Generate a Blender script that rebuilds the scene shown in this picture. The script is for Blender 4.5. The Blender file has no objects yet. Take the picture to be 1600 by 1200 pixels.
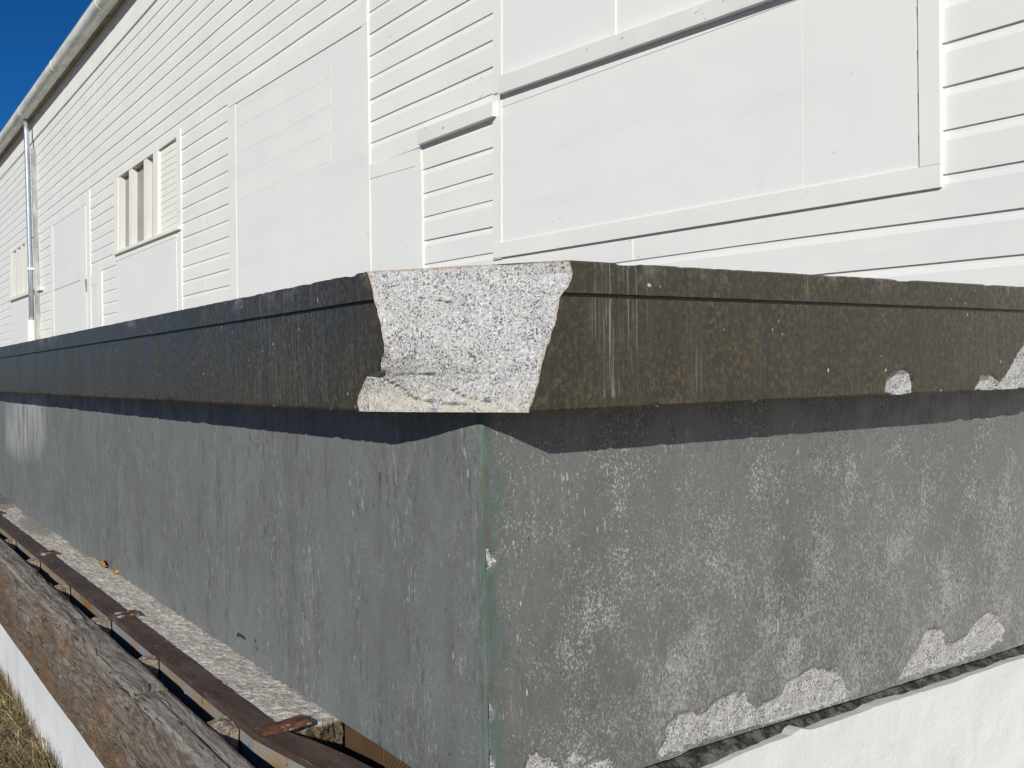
import bpy, math, random
import numpy as np
from mathutils import Vector, Matrix

# ------------------------------------------------------------------ camera frame
# world x = towards the white building (b), world y = along the long slab (a), z up
EYE = 1.208
Av = np.array([-0.56618258, 0.00105829, -0.82427918])
Bv = np.array([0.82405697, 0.02398049, -0.56599916])
Zv = np.array([-0.01916763, 0.99971187, 0.01444943])
FPX = 1557.76
scene = bpy.context.scene
cam = bpy.data.cameras.new('camera')
cam.sensor_width = 36.0
cam.lens = FPX / 1600 * 36
cam.clip_start = 0.02
cam.clip_end = 3000
camo = bpy.data.objects.new('camera', cam)
scene.collection.objects.link(camo)
camo.matrix_world = Matrix(((Bv[0], Bv[1], Bv[2], 0), (Av[0], Av[1], Av[2], 0), (Zv[0], Zv[1], Zv[2], EYE), (0, 0, 0, 1)))
scene.camera = camo
# ------------------------------------------------------------------ world, sun, exposure
SUN_EL, SUN_AZ = math.radians(23.0), math.radians(44.0)
world = bpy.data.worlds.new('World')
scene.world = world
world.use_nodes = True
wn = world.node_tree
bg = wn.nodes['Background']
sky = wn.nodes.new('ShaderNodeTexSky')
sky.sky_type = 'NISHITA'
sky.sun_disc = False
sky.sun_elevation = SUN_EL
sky.sun_rotation = math.atan2(-math.cos(SUN_AZ), -math.sin(SUN_AZ))
sky.altitude = 2500
sky.air_density = 0.8
sky.dust_density = 0.0
sky.ozone_density = 8.0
hs = wn.nodes.new('ShaderNodeHueSaturation')
hs.inputs['Saturation'].default_value = 1.13
wn.links.new(sky.outputs[0], hs.inputs['Color'])
wn.links.new(hs.outputs[0], bg.inputs[0])
bg.inputs[1].default_value = 0.072
sl = bpy.data.lights.new('sun', 'SUN')
sl.energy = 4.15
sl.angle = math.radians(0.5)
sl.color = (1.0, 0.955, 0.855)
so = bpy.data.objects.new('sun', sl)
scene.collection.objects.link(so)
SUND = Vector((math.cos(SUN_EL) * math.cos(SUN_AZ), math.cos(SUN_EL) * math.sin(SUN_AZ), -math.sin(SUN_EL)))
so.rotation_euler = SUND.to_track_quat('-Z', 'Y').to_euler()
so.location = (-20, -20, 20)
scene.view_settings.view_transform = 'Standard'
scene.view_settings.look = 'None'
scene.view_settings.gamma = 1
scene.view_settings.exposure = 0.08
scene.render.engine = 'CYCLES'

# ------------------------------------------------------------------ helpers
def ray(x, y):
    r = np.array([x - 800, -(y - 600.), -FPX])
    return np.array([r @ Av, r @ Bv, r @ Zv])
def onb(x, y, b):
    r = ray(x, y); p = r * b / r[1]; return p[0], p[2]          # (a, z)
def ona(x, y, a):
    r = ray(x, y); p = r * a / r[0]; return p[1], p[2]          # (b, z)
def onz(x, y, z):
    r = ray(x, y); p = r * z / r[2]; return p[0], p[1]          # (a, b)
def W3(a, b, z): return (b, a, z + EYE)

_rng = np.random.RandomState(7)
_T = _rng.rand(256, 256)
def vnoise(x, y):
    xi = np.floor(x).astype(int); yi = np.floor(y).astype(int)
    fx = x - xi; fy = y - yi
    fx = fx * fx * (3 - 2 * fx); fy = fy * fy * (3 - 2 * fy)
    a = _T[xi & 255, yi & 255]; b = _T[(xi + 1) & 255, yi & 255]
    c = _T[xi & 255, (yi + 1) & 255]; d = _T[(xi + 1) & 255, (yi + 1) & 255]
    return (a * (1 - fx) + b * fx) * (1 - fy) + (c * (1 - fx) + d * fx) * fy
def fbm(x, y, o=4, s=0.0):
    x = np.asarray(x, float) + s * 17.3 + 50; y = np.asarray(y, float) + s * 9.1 + 50
    t = 0; w = .5; n = 0
    for i in range(o):
        t = t + w * vnoise(x, y); n += w; w *= .5; x = x * 2.03 + 11.7; y = y * 2.03 + 5.3
    return t / n * 2 - 1

def link(o):
    scene.collection.objects.link(o)
def mesh_obj(name, verts, faces, mat, parent=None, smooth=False, attrs=None):
    me = bpy.data.meshes.new(name)
    me.from_pydata([tuple(map(float, v)) for v in verts], [], faces)
    for k, v in (attrs or {}).items():
        at = me.attributes.new(k, 'FLOAT', 'POINT')
        at.data.foreach_set('value', np.asarray(v, np.float32).ravel())
    if mat: me.materials.append(mat)
    if smooth: me.polygons.foreach_set('use_smooth', [True] * len(me.polygons))
    me.update()
    o = bpy.data.objects.new(name, me)
    link(o)
    if parent: o.parent = parent
    return o
def tag(o, label=None, cat=None, group=None, kind=None):
    if label: o['label'] = label
    if cat: o['category'] = cat
    if group: o['group'] = group
    if kind: o['kind'] = kind
    return o
def empty(name, loc=(0, 0, 0)):
    o = bpy.data.objects.new(name, None); link(o); o.location = loc; o.empty_display_size = .1
    return o
def child_keep(o, parent):
    o.parent = parent
    o.matrix_parent_inverse = Matrix.Translation(parent.location).inverted()
def sub(name, mb, mat, parent, smooth=False, attrs=None):
    o = mesh_obj(name, mb.v, mb.f, mat, None, smooth, attrs)
    if parent is not None:
        o.parent = parent
        r = parent
        while r.parent: r = r.parent
        if r is parent: o.matrix_parent_inverse = Matrix.Translation(parent.location).inverted()
        else: o.matrix_parent_inverse = Matrix.Identity(4)
    return o
class MB:
    def __init__(s): s.v = []; s.f = []
    def add(s, vs, fs):
        n = len(s.v); s.v += list(vs); s.f += [tuple(i + n for i in f) for f in fs]
    def box(s, a0, a1, b0, b1, z0, z1):
        vs = [W3(a, b, z) for z in (z0, z1) for b in (b0, b1) for a in (a0, a1)]
        s.add(vs, [(0, 1, 3, 2), (4, 6, 7, 5), (0, 4, 5, 1), (2, 3, 7, 6), (0, 2, 6, 4), (1, 5, 7, 3)])
    def prism(s, pts_az, b0, b1):                 # polygon in (a,z), extruded b0 (front) .. b1 (back)
        n = len(pts_az)
        vs = [W3(a, b0, z) for a, z in pts_az] + [W3(a, b1, z) for a, z in pts_az]
        s.add(vs, [tuple(range(n)), tuple(range(2 * n - 1, n - 1, -1))] + [(i, i + n, (i + 1) % n + n, (i + 1) % n) for i in range(n)])
    def tube(s, pts, r, n=12, sx=1.0):
        base = len(s.v)
        for k, p in enumerate(pts):
            p = Vector(p)
            d = (Vector(pts[min(k + 1, len(pts) - 1)]) - Vector(pts[max(k - 1, 0)])).normalized()
            u = d.orthogonal().normalized() if abs(d.z) < .95 else (Vector((1, 0, 0)) - d * d.x).normalized()
            w = d.cross(u)
            for i in range(n):
                t = 2 * math.pi * i / n
                s.v.append(tuple(p + u * math.cos(t) * r + w * math.sin(t) * r))
        for k in range(len(pts) - 1):
            for i in range(n):
                a = base + k * n + i; b = base + k * n + (i + 1) % n
                s.f.append((a, b, b + n, a + n))
        s.f.append(tuple(base + i for i in range(n))[::-1]); e = base + (len(pts) - 1) * n
        s.f.append(tuple(e + i for i in range(n)))
def grid_faces(nr, nc, off=0, flip=False):
    f = []
    for i in range(nr - 1):
        for j in range(nc - 1):
            a = off + i * nc + j
            q = (a, a + 1, a + nc + 1, a + nc)
            f.append(q[::-1] if flip else q)
    return f
def gspace(s0, s1, d0, g):                        # samples from s0 to s1, first step d0, growing by g
    out = [s0]; d = d0
    while out[-1] + d < s1: out.append(out[-1] + d); d *= g
    out.append(s1); return np.array(out)
def sdpoly(x, y, poly):
    """signed distance, >0 inside"""
    P = np.array(poly); d = np.full(x.shape, 1e9); ins = np.zeros(x.shape, bool)
    for i in range(len(P)):
        x0, y0 = P[i]; x1, y1 = P[(i + 1) % len(P)]
        ex, ey = x1 - x0, y1 - y0
        t = np.clip(((x - x0) * ex + (y - y0) * ey) / (ex * ex + ey * ey + 1e-12), 0, 1)
        d = np.minimum(d, np.hypot(x - x0 - t * ex, y - y0 - t * ey))
        c = ((y0 > y) != (y1 > y)) & (x < (x1 - x0) * (y - y0) / (y1 - y0 + 1e-12) + x0)
        ins ^= c
    return np.where(ins, d, -d)
def dline(x, y, pts):
    d = np.full(x.shape, 1e9)
    for i in range(len(pts) - 1):
        x0, y0 = pts[i]; x1, y1 = pts[i + 1]; ex, ey = x1 - x0, y1 - y0
        t = np.clip(((x - x0) * ex + (y - y0) * ey) / (ex * ex + ey * ey + 1e-12), 0, 1)
        d = np.minimum(d, np.hypot(x - x0 - t * ex, y - y0 - t * ey))
    return d

# ------------------------------------------------------------------ material helpers
class Mat:
    def __init__(s, name, rough=.8, spec=.3):
        s.m = bpy.data.materials.new(name); s.m.use_nodes = True
        s.t = s.m.node_tree; s.n = s.t.nodes; s.b = s.n['Principled BSDF']
        s.b.inputs['Roughness'].default_value = rough
        s.b.inputs['Specular IOR Level'].default_value = spec
        s.co = s.n.new('ShaderNodeTexCoord').outputs['Object']
    def L(s, a, b): s.t.links.new(a, b)
    def val(s, sock, v):
        if hasattr(v, 'links') or isinstance(v, bpy.types.NodeSocket): s.L(v, sock)
        else:
            if hasattr(sock, 'default_value') and isinstance(v, (tuple, list)) and len(v) == 3 and len(sock.default_value) == 4: v = (*v, 1)
            sock.default_value = v
    def scale(s, sc, co=None):
        n = s.n.new('ShaderNodeVectorMath'); n.operation = 'MULTIPLY'
        s.L(co or s.co, n.inputs[0]); n.inputs[1].default_value = sc; return n.outputs[0]
    def warp(s, co, sc, amt):
        ns = s.n.new('ShaderNodeTexNoise'); s.L(co, ns.inputs['Vector']); ns.inputs['Scale'].default_value = sc
        a = s.n.new('ShaderNodeVectorMath'); a.operation = 'SCALE'; s.L(ns.outputs['Color'], a.inputs[0]); a.inputs[3].default_value = amt
        b = s.n.new('ShaderNodeVectorMath'); s.L(co, b.inputs[0]); s.L(a.outputs[0], b.inputs[1]); return b.outputs[0]
    def noise(s, sc=1, sv=(1, 1, 1), det=4, ro=.55, co=None, dist=0):
        n = s.n.new('ShaderNodeTexNoise'); s.L(s.scale(sv, co), n.inputs['Vector'])
        n.inputs['Scale'].default_value = sc; n.inputs['Detail'].default_value = det; n.inputs['Roughness'].default_value = ro
        n.inputs['Distortion'].default_value = dist; return n.outputs['Fac']
    def vor(s, sc=1, sv=(1, 1, 1), feat='F1', out='Distance', co=None):
        n = s.n.new('ShaderNodeTexVoronoi'); n.feature = feat; s.L(s.scale(sv, co), n.inputs['Vector'])
        n.inputs['Scale'].default_value = sc; return n.outputs[out]
    def ramp(s, f, lo, hi, a=0.0, b=1.0):
        n = s.n.new('ShaderNodeMapRange'); n.interpolation_type = 'SMOOTHSTEP'; n.clamp = True
        s.L(f, n.inputs[0]); n.inputs[1].default_value = lo; n.inputs[2].default_value = hi
        n.inputs[3].default_value = a; n.inputs[4].default_value = b; return n.outputs[0]
    def math(s, op, a, b=0.0, c=None):
        n = s.n.new('ShaderNodeMath'); n.operation = op; s.val(n.inputs[0], a); s.val(n.inputs[1], b)
        if c is not None: s.val(n.inputs[2], c)
        return n.outputs[0]
    def mix(s, f, a, b):
        n = s.n.new('ShaderNodeMix'); n.data_type = 'RGBA'; s.val(n.inputs[0], f)
        s.val(n.inputs[6], a); s.val(n.inputs[7], b); return n.outputs[2]
    def attr(s, name):
        n = s.n.new('ShaderNodeAttribute'); n.attribute_name = name; return n.outputs['Fac']
    def sep(s):
        n = s.n.new('ShaderNodeSeparateXYZ'); s.L(s.co, n.inputs[0]); return n.outputs
    def col(s, c): s.val(s.b.inputs['Base Color'], c)
    def bump(s, h, st=.3, d=.003, prev=None):
        n = s.n.new('ShaderNodeBump'); s.val(n.inputs['Height'], h); n.inputs['Strength'].default_value = st; n.inputs['Distance'].default_value = d
        if prev: s.L(prev, n.inputs['Normal'])
        s.L(n.outputs[0], s.b.inputs['Normal']); return n.outputs[0]

def granite_color(M, light=1.0):
    sp = M.noise(300, det=3, ro=.65)
    sp2 = M.noise(170, det=4, ro=.65)
    v = M.vor(400, out='Color', co=M.warp(M.co, 200, .004))
    sepc = M.n.new('ShaderNodeSeparateColor'); M.L(v, sepc.inputs[0])
    base = M.mix(M.ramp(sp2, .35, .65), (.40 * light, .40 * light, .41 * light), (.62 * light, .61 * light, .59 * light))
    base = M.mix(M.ramp(M.noise(18, det=3), .4, .7, 0, .45), base, (.50 * light, .49 * light, .47 * light))
    base = M.mix(M.ramp(sepc.outputs[0], .6, .9, 0, .6), base, (.24 * light, .25 * light, .27 * light))
    base = M.mix(M.ramp(M.math('ADD', sp, M.math('MULTIPLY', M.math('SUBTRACT', M.noise(45, det=3), .5), .25)), .535, .61, 0, .92), base, (.05, .053, .065))
    base = M.mix(M.ramp(sepc.outputs[1], .95, .98, 0, .6), base, (.75, .75, .75))
    return base

def mat_fracture():
    M = Mat('fresh_granite', .75, .35)
    c = granite_color(M, .96)
    x, y, z = M.sep()
    stain = M.math('MULTIPLY', M.ramp(z, EYE + .0, EYE - .062), M.ramp(M.noise(35), .35, .6))
    c = M.mix(M.math('MULTIPLY', stain, .55), c, (.56, .51, .40))
    rim = M.math('MULTIPLY', M.ramp(M.attr('rim'), .006, .0), M.ramp(M.noise(60), .35, .6, .2, .9))
    c = M.mix(rim, c, (.36, .25, .15))
    cr = M.math('ADD', M.attr('crack'), M.math('MULTIPLY', M.math('SUBTRACT', M.noise(120), .5), .004))
    crack = M.math('MULTIPLY', M.ramp(cr, .0026, .0008), M.ramp(M.noise(30), .30, .45))
    c = M.mix(M.math('MULTIPLY', crack, .75), c, (.05, .05, .05))
    M.col(c)
    p = M.bump(M.noise(160, det=3), .6, .002)
    M.bump(M.noise(40, det=4), .5, .006, p)
    return M.m

def mat_slab():
    M = Mat('weathered_dark_granite', .5, .36)
    x, y, z = M.sep()
    vs = M.noise(26, (1, 1, .12), det=4, ro=.6)            # vertical streaks
    dark = M.mix(M.ramp(vs, .35, .68), (.027, .025, .020), (.044, .039, .028))
    m1 = M.noise(105, (1, 1, .75), det=5, ro=.7)
    olive = M.mix(M.ramp(M.noise(30, det=3), .35, .65), (.115, .080, .041), (.075, .070, .035))
    amt = M.math('MULTIPLY', M.ramp(m1, .44, .66), M.ramp(M.noise(5, det=4), .3, .65, .5, .95))
    c = M.mix(amt, dark, olive)
    c = M.mix(M.ramp(M.noise(300, det=2), .62, .7, 0, .5), c, (.012, .012, .012))
    # pale run marks, in clusters
    st = M.noise(330, (1, 1, .012), det=1, ro=.5)
    cl = M.noise(4.2, (1, 1, .35), det=2)
    c = M.mix(M.math('MULTIPLY', M.ramp(st, .66, .74), M.ramp(cl, .52, .72, 0, .35)), c, (.30, .30, .29))
    run = M.math('MULTIPLY', M.attr('run'), M.math('MULTIPLY', M.ramp(M.noise(300, (1, 1, .02), det=2), .52, .62), M.ramp(M.noise(60, (1, 1, .12), det=2), .35, .6)))
    c = M.mix(M.math('MULTIPLY', run, .55), c, (.36, .36, .35))
    # grey lime bloom below the top edge
    bl = M.math('MULTIPLY', M.ramp(z, EYE + .125, EYE + .168), M.ramp(M.noise(9, (1, .5, .9), det=6, ro=.72), .52, .64))
    c = M.mix(M.math('MULTIPLY', bl, .55), c, (.22, .21, .19))
    # small white nicks
    nk = M.ramp(M.noise(95, (1, 1, .6), det=1), .775, .80)
    c = M.mix(nk, c, (.45, .43, .38))
    # chips showing granite
    sd = M.math('ADD', M.attr('chip'), M.math('MULTIPLY', M.math('SUBTRACT', M.noise(90, det=3), .5), .008))
    ch = M.ramp(sd, -.0005, .0008)
    c = M.mix(ch, c, granite_color(M, .85))
    M.col(c)
    gn = M.n.new('ShaderNodeNewGeometry'); sp_ = M.n.new('ShaderNodeSeparateXYZ'); M.L(gn.outputs['True Normal'], sp_.inputs[0])
    up = M.ramp(M.math('ABSOLUTE', sp_.outputs[2]), .9, .99)
    ro = M.mix(ch, M.mix(M.ramp(vs, .3, .7), (.34, .34, .34), (.48, .48, .48)), (.8, .8, .8))
    M.val(M.b.inputs['Roughness'], M.mix(up, ro, (.3, .3, .3)))
    p = M.bump(M.noise(220, det=3), .35, .001)
    M.bump(M.noise(30, (1, 1, .3), det=3), .10, .002, p)
    return M.m

def mat_pedestal():
    M = Mat('worn_grey_paint_on_granite', .6, .4)
    x, y, z = M.sep()
    side = M.attr('side')                                     # 0 long face, 1 short face
    big = M.noise(2.2, (1, 1, .6), det=5, ro=.6)
    grey = M.mix(M.ramp(big, .35, .65), (.150, .153, .151), (.126, .129, .125))
    cool = M.mix(M.ramp(big, .35, .65), (.162, .177, .177), (.142, .154, .153))
    c = M.mix(side, cool, grey)
    # purplish brown vertical wear on the long face, brown blotches on the short one
    vb = M.noise(17, (1, 1, .26), det=6, ro=.72)
    c = M.mix(M.math('MULTIPLY', M.ramp(vb, .50, .68), M.ramp(side, 0, 1, .55, .2)), c, (.118, .104, .092))
    lc = M.ramp(M.noise(4.5, (1, 1, .42), det=5, ro=.65), .36, .56)
    lcs = M.math('MULTIPLY', lc, M.ramp(side, 0, 1, 1, .45))
    c = M.mix(M.math('MULTIPLY', M.ramp(M.noise(64, (1, 1, .26), det=5, ro=.75), .53, .63), M.math('MULTIPLY', lcs, .7)), c, (.085, .070, .062))
    c = M.mix(M.math('MULTIPLY', M.ramp(M.noise(97, (1, 1, .3), det=5, ro=.75), .555, .64), M.math('MULTIPLY', lcs, .75)), c, (.29, .295, .285))
    c = M.mix(M.ramp(M.noise(260, (1, 1, .6), det=3, ro=.7), .52, .7, 0, .3), c, (.22, .225, .215))
    c = M.mix(M.ramp(M.noise(187, (1, 1, .45), det=3, ro=.7), .54, .68, 0, .3), c, (.07, .07, .068))
    c = M.mix(M.math('MULTIPLY', M.ramp(M.noise(5, (1, 1, .45), det=5, ro=.65), .58, .74), M.ramp(side, 0, 1, .3, .45)), c, (.088, .080, .060))
    vd = M.noise(9, (1, 1, .13), det=5, ro=.68)
    c = M.mix(M.ramp(vd, .55, .72, 0, .35), c, (.075, .082, .076))
    # teal vertical runs
    c = M.mix(M.math('MULTIPLY', M.ramp(M.noise(16, (1, 1, .06), det=2), .70, .80), .30), c, (.06, .14, .105))
    # lighter rubbed haze
    hz = M.noise(6, (1, 1, .5), det=6, ro=.7)
    c = M.mix(M.ramp(hz, .52, .74, 0, .18), c, (.20, .20, .19))
    # pits showing pale stone: fine speckles in clusters
    p1 = M.noise(200, (1, 1, .66), det=5, ro=.72)
    cl = M.noise(9, (1, 1, .75), det=6, ro=.72)
    thr = M.math('ADD', p1, M.math('MULTIPLY', M.math('SUBTRACT', cl, .5), .40))
    thr = M.math('ADD', thr, M.math('MULTIPLY', M.attr('wear'), .10))
    pit = M.ramp(thr, .57, .70)
    c = M.mix(M.math('MULTIPLY', pit, .62), c, (.33, .33, .315))
    c = M.mix(M.math('MULTIPLY', M.ramp(M.math('ADD', M.noise(300, (1, 1, .7), det=2), M.math('MULTIPLY', M.math('SUBTRACT', cl, .5), .6)), .62, .70), M.ramp(side, 0, 1, .25, .75)), c, (.44, .435, .41))
    p2 = M.noise(140, (1, 1, .22), det=2, ro=.6)
    c = M.mix(M.math('MULTIPLY', M.ramp(M.math('ADD', p2, M.math('MULTIPLY', M.math('SUBTRACT', M.noise(9, (1, 1, .4), det=3), .5), .35)), .70, .75), .75), c, (.42, .41, .38))
    dk = M.ramp(M.math('ADD', M.noise(120, (1, 1, .16), det=2, co=M.warp(M.co, 3, .3)), M.math('MULTIPLY', M.math('SUBTRACT', M.noise(8, (1, 1, .5), det=3), .5), .3)), .70, .76, 0, .7)
    c = M.mix(dk, c, (.055, .048, .042))
    # paler rubbed band and marks given by attribute
    c = M.mix(M.math('MULTIPLY', M.attr('pale'), M.ramp(M.noise(14, (1, 1, .22), det=5, ro=.7), .35, .6, .15, 1)), c, (.34, .34, .34))
    c = M.mix(M.ramp(M.math('ADD', M.attr('scratch'), M.math('MULTIPLY', M.noise(200), .002)), .0031, .0022, 0, .9), c, (.55, .53, .48))
    c = M.mix(M.ramp(M.math('ADD', M.attr('dark'), M.math('MULTIPLY', M.noise(160), .003)), .0036, .0024, 0, .9), c, (.02, .018, .016))
    # teal green arris
    e = M.math('ADD', M.attr('arris'), M.math('MULTIPLY', M.math('SUBTRACT', M.noise(45, det=4), .5), .035))
    c = M.mix(M.math('MULTIPLY', M.ramp(e, .058, .036), M.ramp(M.noise(30, (1, 1, .4), det=4), .4, .6, 0, .65)), c, (.085, .120, .110))
    c = M.mix(M.ramp(e, .030, .020, 0, .6), c, (.095, .128, .122))
    gr = M.math('MULTIPLY', M.ramp(e, .026, .014), M.ramp(M.noise(70, (1, 1, .5), det=4, ro=.7), .46, .60))
    c = M.mix(M.math('MULTIPLY', gr, .8), c, (.072, .122, .085))
    gb = M.math('MULTIPLY', M.ramp(e, .016, .006), M.ramp(M.noise(55, (1, 1, .3), det=3), .46, .6))
    c = M.mix(gb, c, (.105, .095, .075))
    gl = M.math('MULTIPLY', M.ramp(M.attr('arris'), .004, .001), M.ramp(M.noise(40, (1, 1, .12), det=3), .42, .55))
    c = M.mix(M.math('MULTIPLY', gl, .55), c, (.14, .175, .145))
    c = M.mix(M.ramp(M.math('ADD', M.attr('red'), M.math('MULTIPLY', M.math('SUBTRACT', M.noise(120), .5), .012)), -.001, .001, 0, .75), c, (.17, .065, .048))
    # granite showing in the broken patches
    sd = M.math('ADD', M.attr('chip'), M.math('MULTIPLY', M.math('SUBTRACT', M.noise(70, det=4, ro=.65), .5), .028))
    ch = M.ramp(sd, -.0005, .001)
    g = M.mix(M.ramp(M.noise(26, det=4, ro=.7), .5, .65, 0, .4), granite_color(M, .88), (.42, .40, .37))
    c = M.mix(ch, c, g)
    M.col(c)
    M.val(M.b.inputs['Roughness'], M.mix(ch, M.mix(M.ramp(cl, .4, .6), (.42, .42, .42), (.62, .62, .62)), (.9, .9, .9)))
    h = M.math('SUBTRACT', M.noise(28, det=5, ro=.6), M.math('MULTIPLY', pit, .35))
    p = M.bump(h, .3, .002)
    M.bump(M.math('MULTIPLY', M.noise(150, det=4), ch), .8, .004, p)
    return M.m

def mat_white(name='white_paint', c1=(.80, .80, .765), c2=(.76, .765, .735), rough=.55, grain=None, chips=0.0):
    M = Mat(name, rough, .35)
    c = M.mix(M.ramp(M.noise(1.3, det=5), .3, .7), c1, c2)
    c = M.mix(M.ramp(M.noise(9, (1, 1, .15), det=4), .55, .8, 0, .25), c, (.70, .70, .665))
    c = M.mix(M.math('MULTIPLY', M.ramp(M.noise(30, (1, .3, 1), det=4, ro=.65), .66, .70), M.ramp(M.noise(1.1, det=2), .50, .62, 0, .6)), c, (.40, .39, .36))
    c = M.mix(M.math('MULTIPLY', M.ramp(M.noise(4, (1, .12, 1), det=5, ro=.7), .52, .68), .35), c, (.70, .71, .69))
    if chips:
        k = M.ramp(M.noise(26, (1, .45, 1), det=4, ro=.7), .72 - chips, .75 - chips)
        c = M.mix(k, c, (.30, .25, .19))
    M.col(c)
    p = M.bump(M.noise(60, grain or (1, .12, 1), det=4), .18, .002)
    M.bump(M.noise(3.5, (1, .5, 1), det=3), .35, .006, p)
    return M.m

def mat_simple(name, c, rough=.6, spec=.3, var=.15, sc=20, bs=.2, metal=0, sv=(1, 1, 1)):
    M = Mat(name, rough, spec)
    M.b.inputs['Metallic'].default_value = metal
    d = tuple(x * (1 - var) for x in c); l = tuple(min(1, x * (1 + var)) for x in c)
    M.col(M.mix(M.ramp(M.noise(sc, sv, det=5), .3, .7), d, l))
    M.bump(M.noise(sc * 4, sv, det=3), bs, .002)
    return M.m

def mat_concrete():
    M = Mat('rough_concrete', .9, .2)
    c = M.mix(M.ramp(M.noise(30, det=5, ro=.7), .3, .7), (.36, .335, .30), (.55, .525, .485))
    c = M.mix(M.ramp(M.vor(75), .1, .35, .6, 0), c, (.27, .25, .23))
    c = M.mix(M.ramp(M.noise(190, det=4, ro=.75), .58, .68, 0, .8), c, (.10, .09, .08))
    c = M.mix(M.ramp(M.noise(38, det=2), .68, .72, 0, .8), c, (.20, .20, .19))
    c = M.mix(M.ramp(M.noise(11, det=3), .68, .74, 0, .8), c, (.15, .14, .125))
    c = M.mix(M.ramp(M.noise(55, det=3), .66, .72, 0, .6), c, (.33, .20, .12))
    c = M.mix(M.ramp(M.attr('dirt'), .2, .8), c, M.mix(M.ramp(M.noise(120, det=4), .4, .6), (.05, .035, .022), (.16, .12, .08)))
    c = M.mix(M.ramp(M.attr('smooth'), .4, .6, 0, .85), c, M.mix(M.noise(15), (.27, .25, .21), (.34, .32, .275)))
    M.col(c)
    p = M.bump(M.noise(210, det=5, ro=.75), .7, .003)
    M.bump(M.vor(95), .35, .004, p)
    return M.m

def mat_painted_base():
    M = Mat('white_painted_masonry', .7, .3)
    c = M.mix(M.ramp(M.noise(3, det=4), .3, .7), (.71, .72, .725), (.63, .64, .65))
    c = M.mix(M.ramp(M.noise(14, (1, 1, .25), det=5, ro=.65), .56, .75, 0, .45), c, (.50, .51, .52))
    c = M.mix(M.ramp(M.noise(80, det=3), .70, .76, 0, .6), c, (.36, .35, .32))
    x, y, z = M.sep()
    c = M.mix(M.math('MULTIPLY', M.ramp(z, .05, .0), M.ramp(M.noise(40, det=3), .4, .6)), c, (.30, .25, .17))
    M.col(c)
    p = M.bump(M.noise(9, (1, .6, 1), det=5, ro=.55), .6, .010)
    M.bump(M.noise(120, det=3), .3, .003, p)
    return M.m

def mat_mortar():
    M = Mat('dark_rough_mortar', .95, .1)
    M.col(M.mix(M.ramp(M.noise(24, det=6, ro=.75), .42, .6), (.03, .029, .027), (.13, .13, .122)))
    M.bump(M.noise(60, det=5), 1, .01)
    return M.m

def mat_timber(name, seed, tint=1.0):
    M = Mat(name, .85, .2)
    off = M.n.new('ShaderNodeVectorMath'); M.L(M.co, off.inputs[0]); off.inputs[1].default_value = (seed, seed * 2.3, seed * .7)
    co = M.warp(off.outputs[0], 3.2, .12)
    x, y, z = M.sep()
    g1 = M.noise(34, (1.6, .07, 1.6), det=5, ro=.6, co=co)
    g2 = M.noise(95, (1.5, .04, 1.5), det=3, ro=.6, co=co)
    w = M.n.new('ShaderNodeTexWave'); w.wave_type = 'BANDS'; w.bands_direction = 'DIAGONAL'
    M.L(M.scale((1.4, .12, 1.4), M.warp(off.outputs[0], 2.2, .075)), w.inputs['Vector'])
    w.inputs['Scale'].default_value = 55; w.inputs['Distortion'].default_value = 4; w.inputs['Detail'].default_value = 3
    w.inputs['Detail Scale'].default_value = 1.2
    c = M.mix(M.ramp(g1, .3, .7), (.135 * tint, .115 * tint, .096 * tint), (.28 * tint, .247 * tint, .212 * tint))
    c = M.mix(M.ramp(w.outputs['Fac'], .45, .0, 0, .4), c, (.09, .070, .053))
    c = M.mix(M.ramp(z, EYE - .724, EYE - .734, 0, .12), c, (.075, .055, .040))
    cn = M.noise(5.5, (1, .16, 1), det=3, ro=.45, co=off.outputs[0])
    ring = M.math('SINE', M.math('MULTIPLY', cn, 190.0))
    c = M.mix(M.ramp(ring, .0, .95, 0, .6), c, (.070, .054, .042))
    low = M.ramp(z, EYE - .86, EYE - .97)
    br = M.math('MULTIPLY', M.ramp(M.noise(3.6, (1, .5, 1), det=4), .42, .62), M.ramp(z, EYE - .74, EYE - .80, .0, .8))
    c = M.mix(br, c, M.mix(M.ramp(M.noise(14, (1, .4, 1), det=4), .4, .6), (.20, .115, .055), (.10, .065, .036)))
    c = M.mix(M.math('MULTIPLY', M.ramp(M.noise(6, (1, .5, .7), det=5, ro=.7), .52, .66), M.ramp(z, EYE - .73, EYE - .76, 0, .7)), c, (.075, .060, .048))
    c = M.mix(M.math('MULTIPLY', low, M.ramp(M.noise(9), .3, .6, .2, .7)), c, (.115, .070, .034))
    c = M.mix(M.math('MULTIPLY', M.ramp(z, EYE - .735, EYE - .722), M.ramp(M.noise(5), .3, .7, .2, .6)), c, (.40, .37, .34))
    fib = M.noise(210, (1.4, .05, 1.4), det=3, ro=.65, co=co)
    c = M.mix(M.ramp(fib, .5, .64, 0, .5), c, (.07, .055, .044))
    c = M.mix(M.ramp(fib, .46, .36, 0, .35), c, (.34, .30, .26))
    ck = M.ramp(M.math('ADD', g2, M.math('MULTIPLY', M.math('SUBTRACT', M.noise(7, (1, .4, 1), det=3), .5), .3)), .63, .70)
    c = M.mix(M.math('MULTIPLY', ck, .9), c, (.028, .022, .018))
    # short cross marks
    cm = M.ramp(M.noise(30, (.5, 1.2, .22), det=2), .735, .76)
    c = M.mix(M.math('MULTIPLY', cm, .7), c, (.03, .025, .02))
    M.col(c)
    h = M.math('SUBTRACT', M.math('ADD', g1, M.math('MULTIPLY', ring, -.06)), M.math('MULTIPLY', ck, 1.6))
    M.bump(h, .9, .006)
    return M.m

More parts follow.
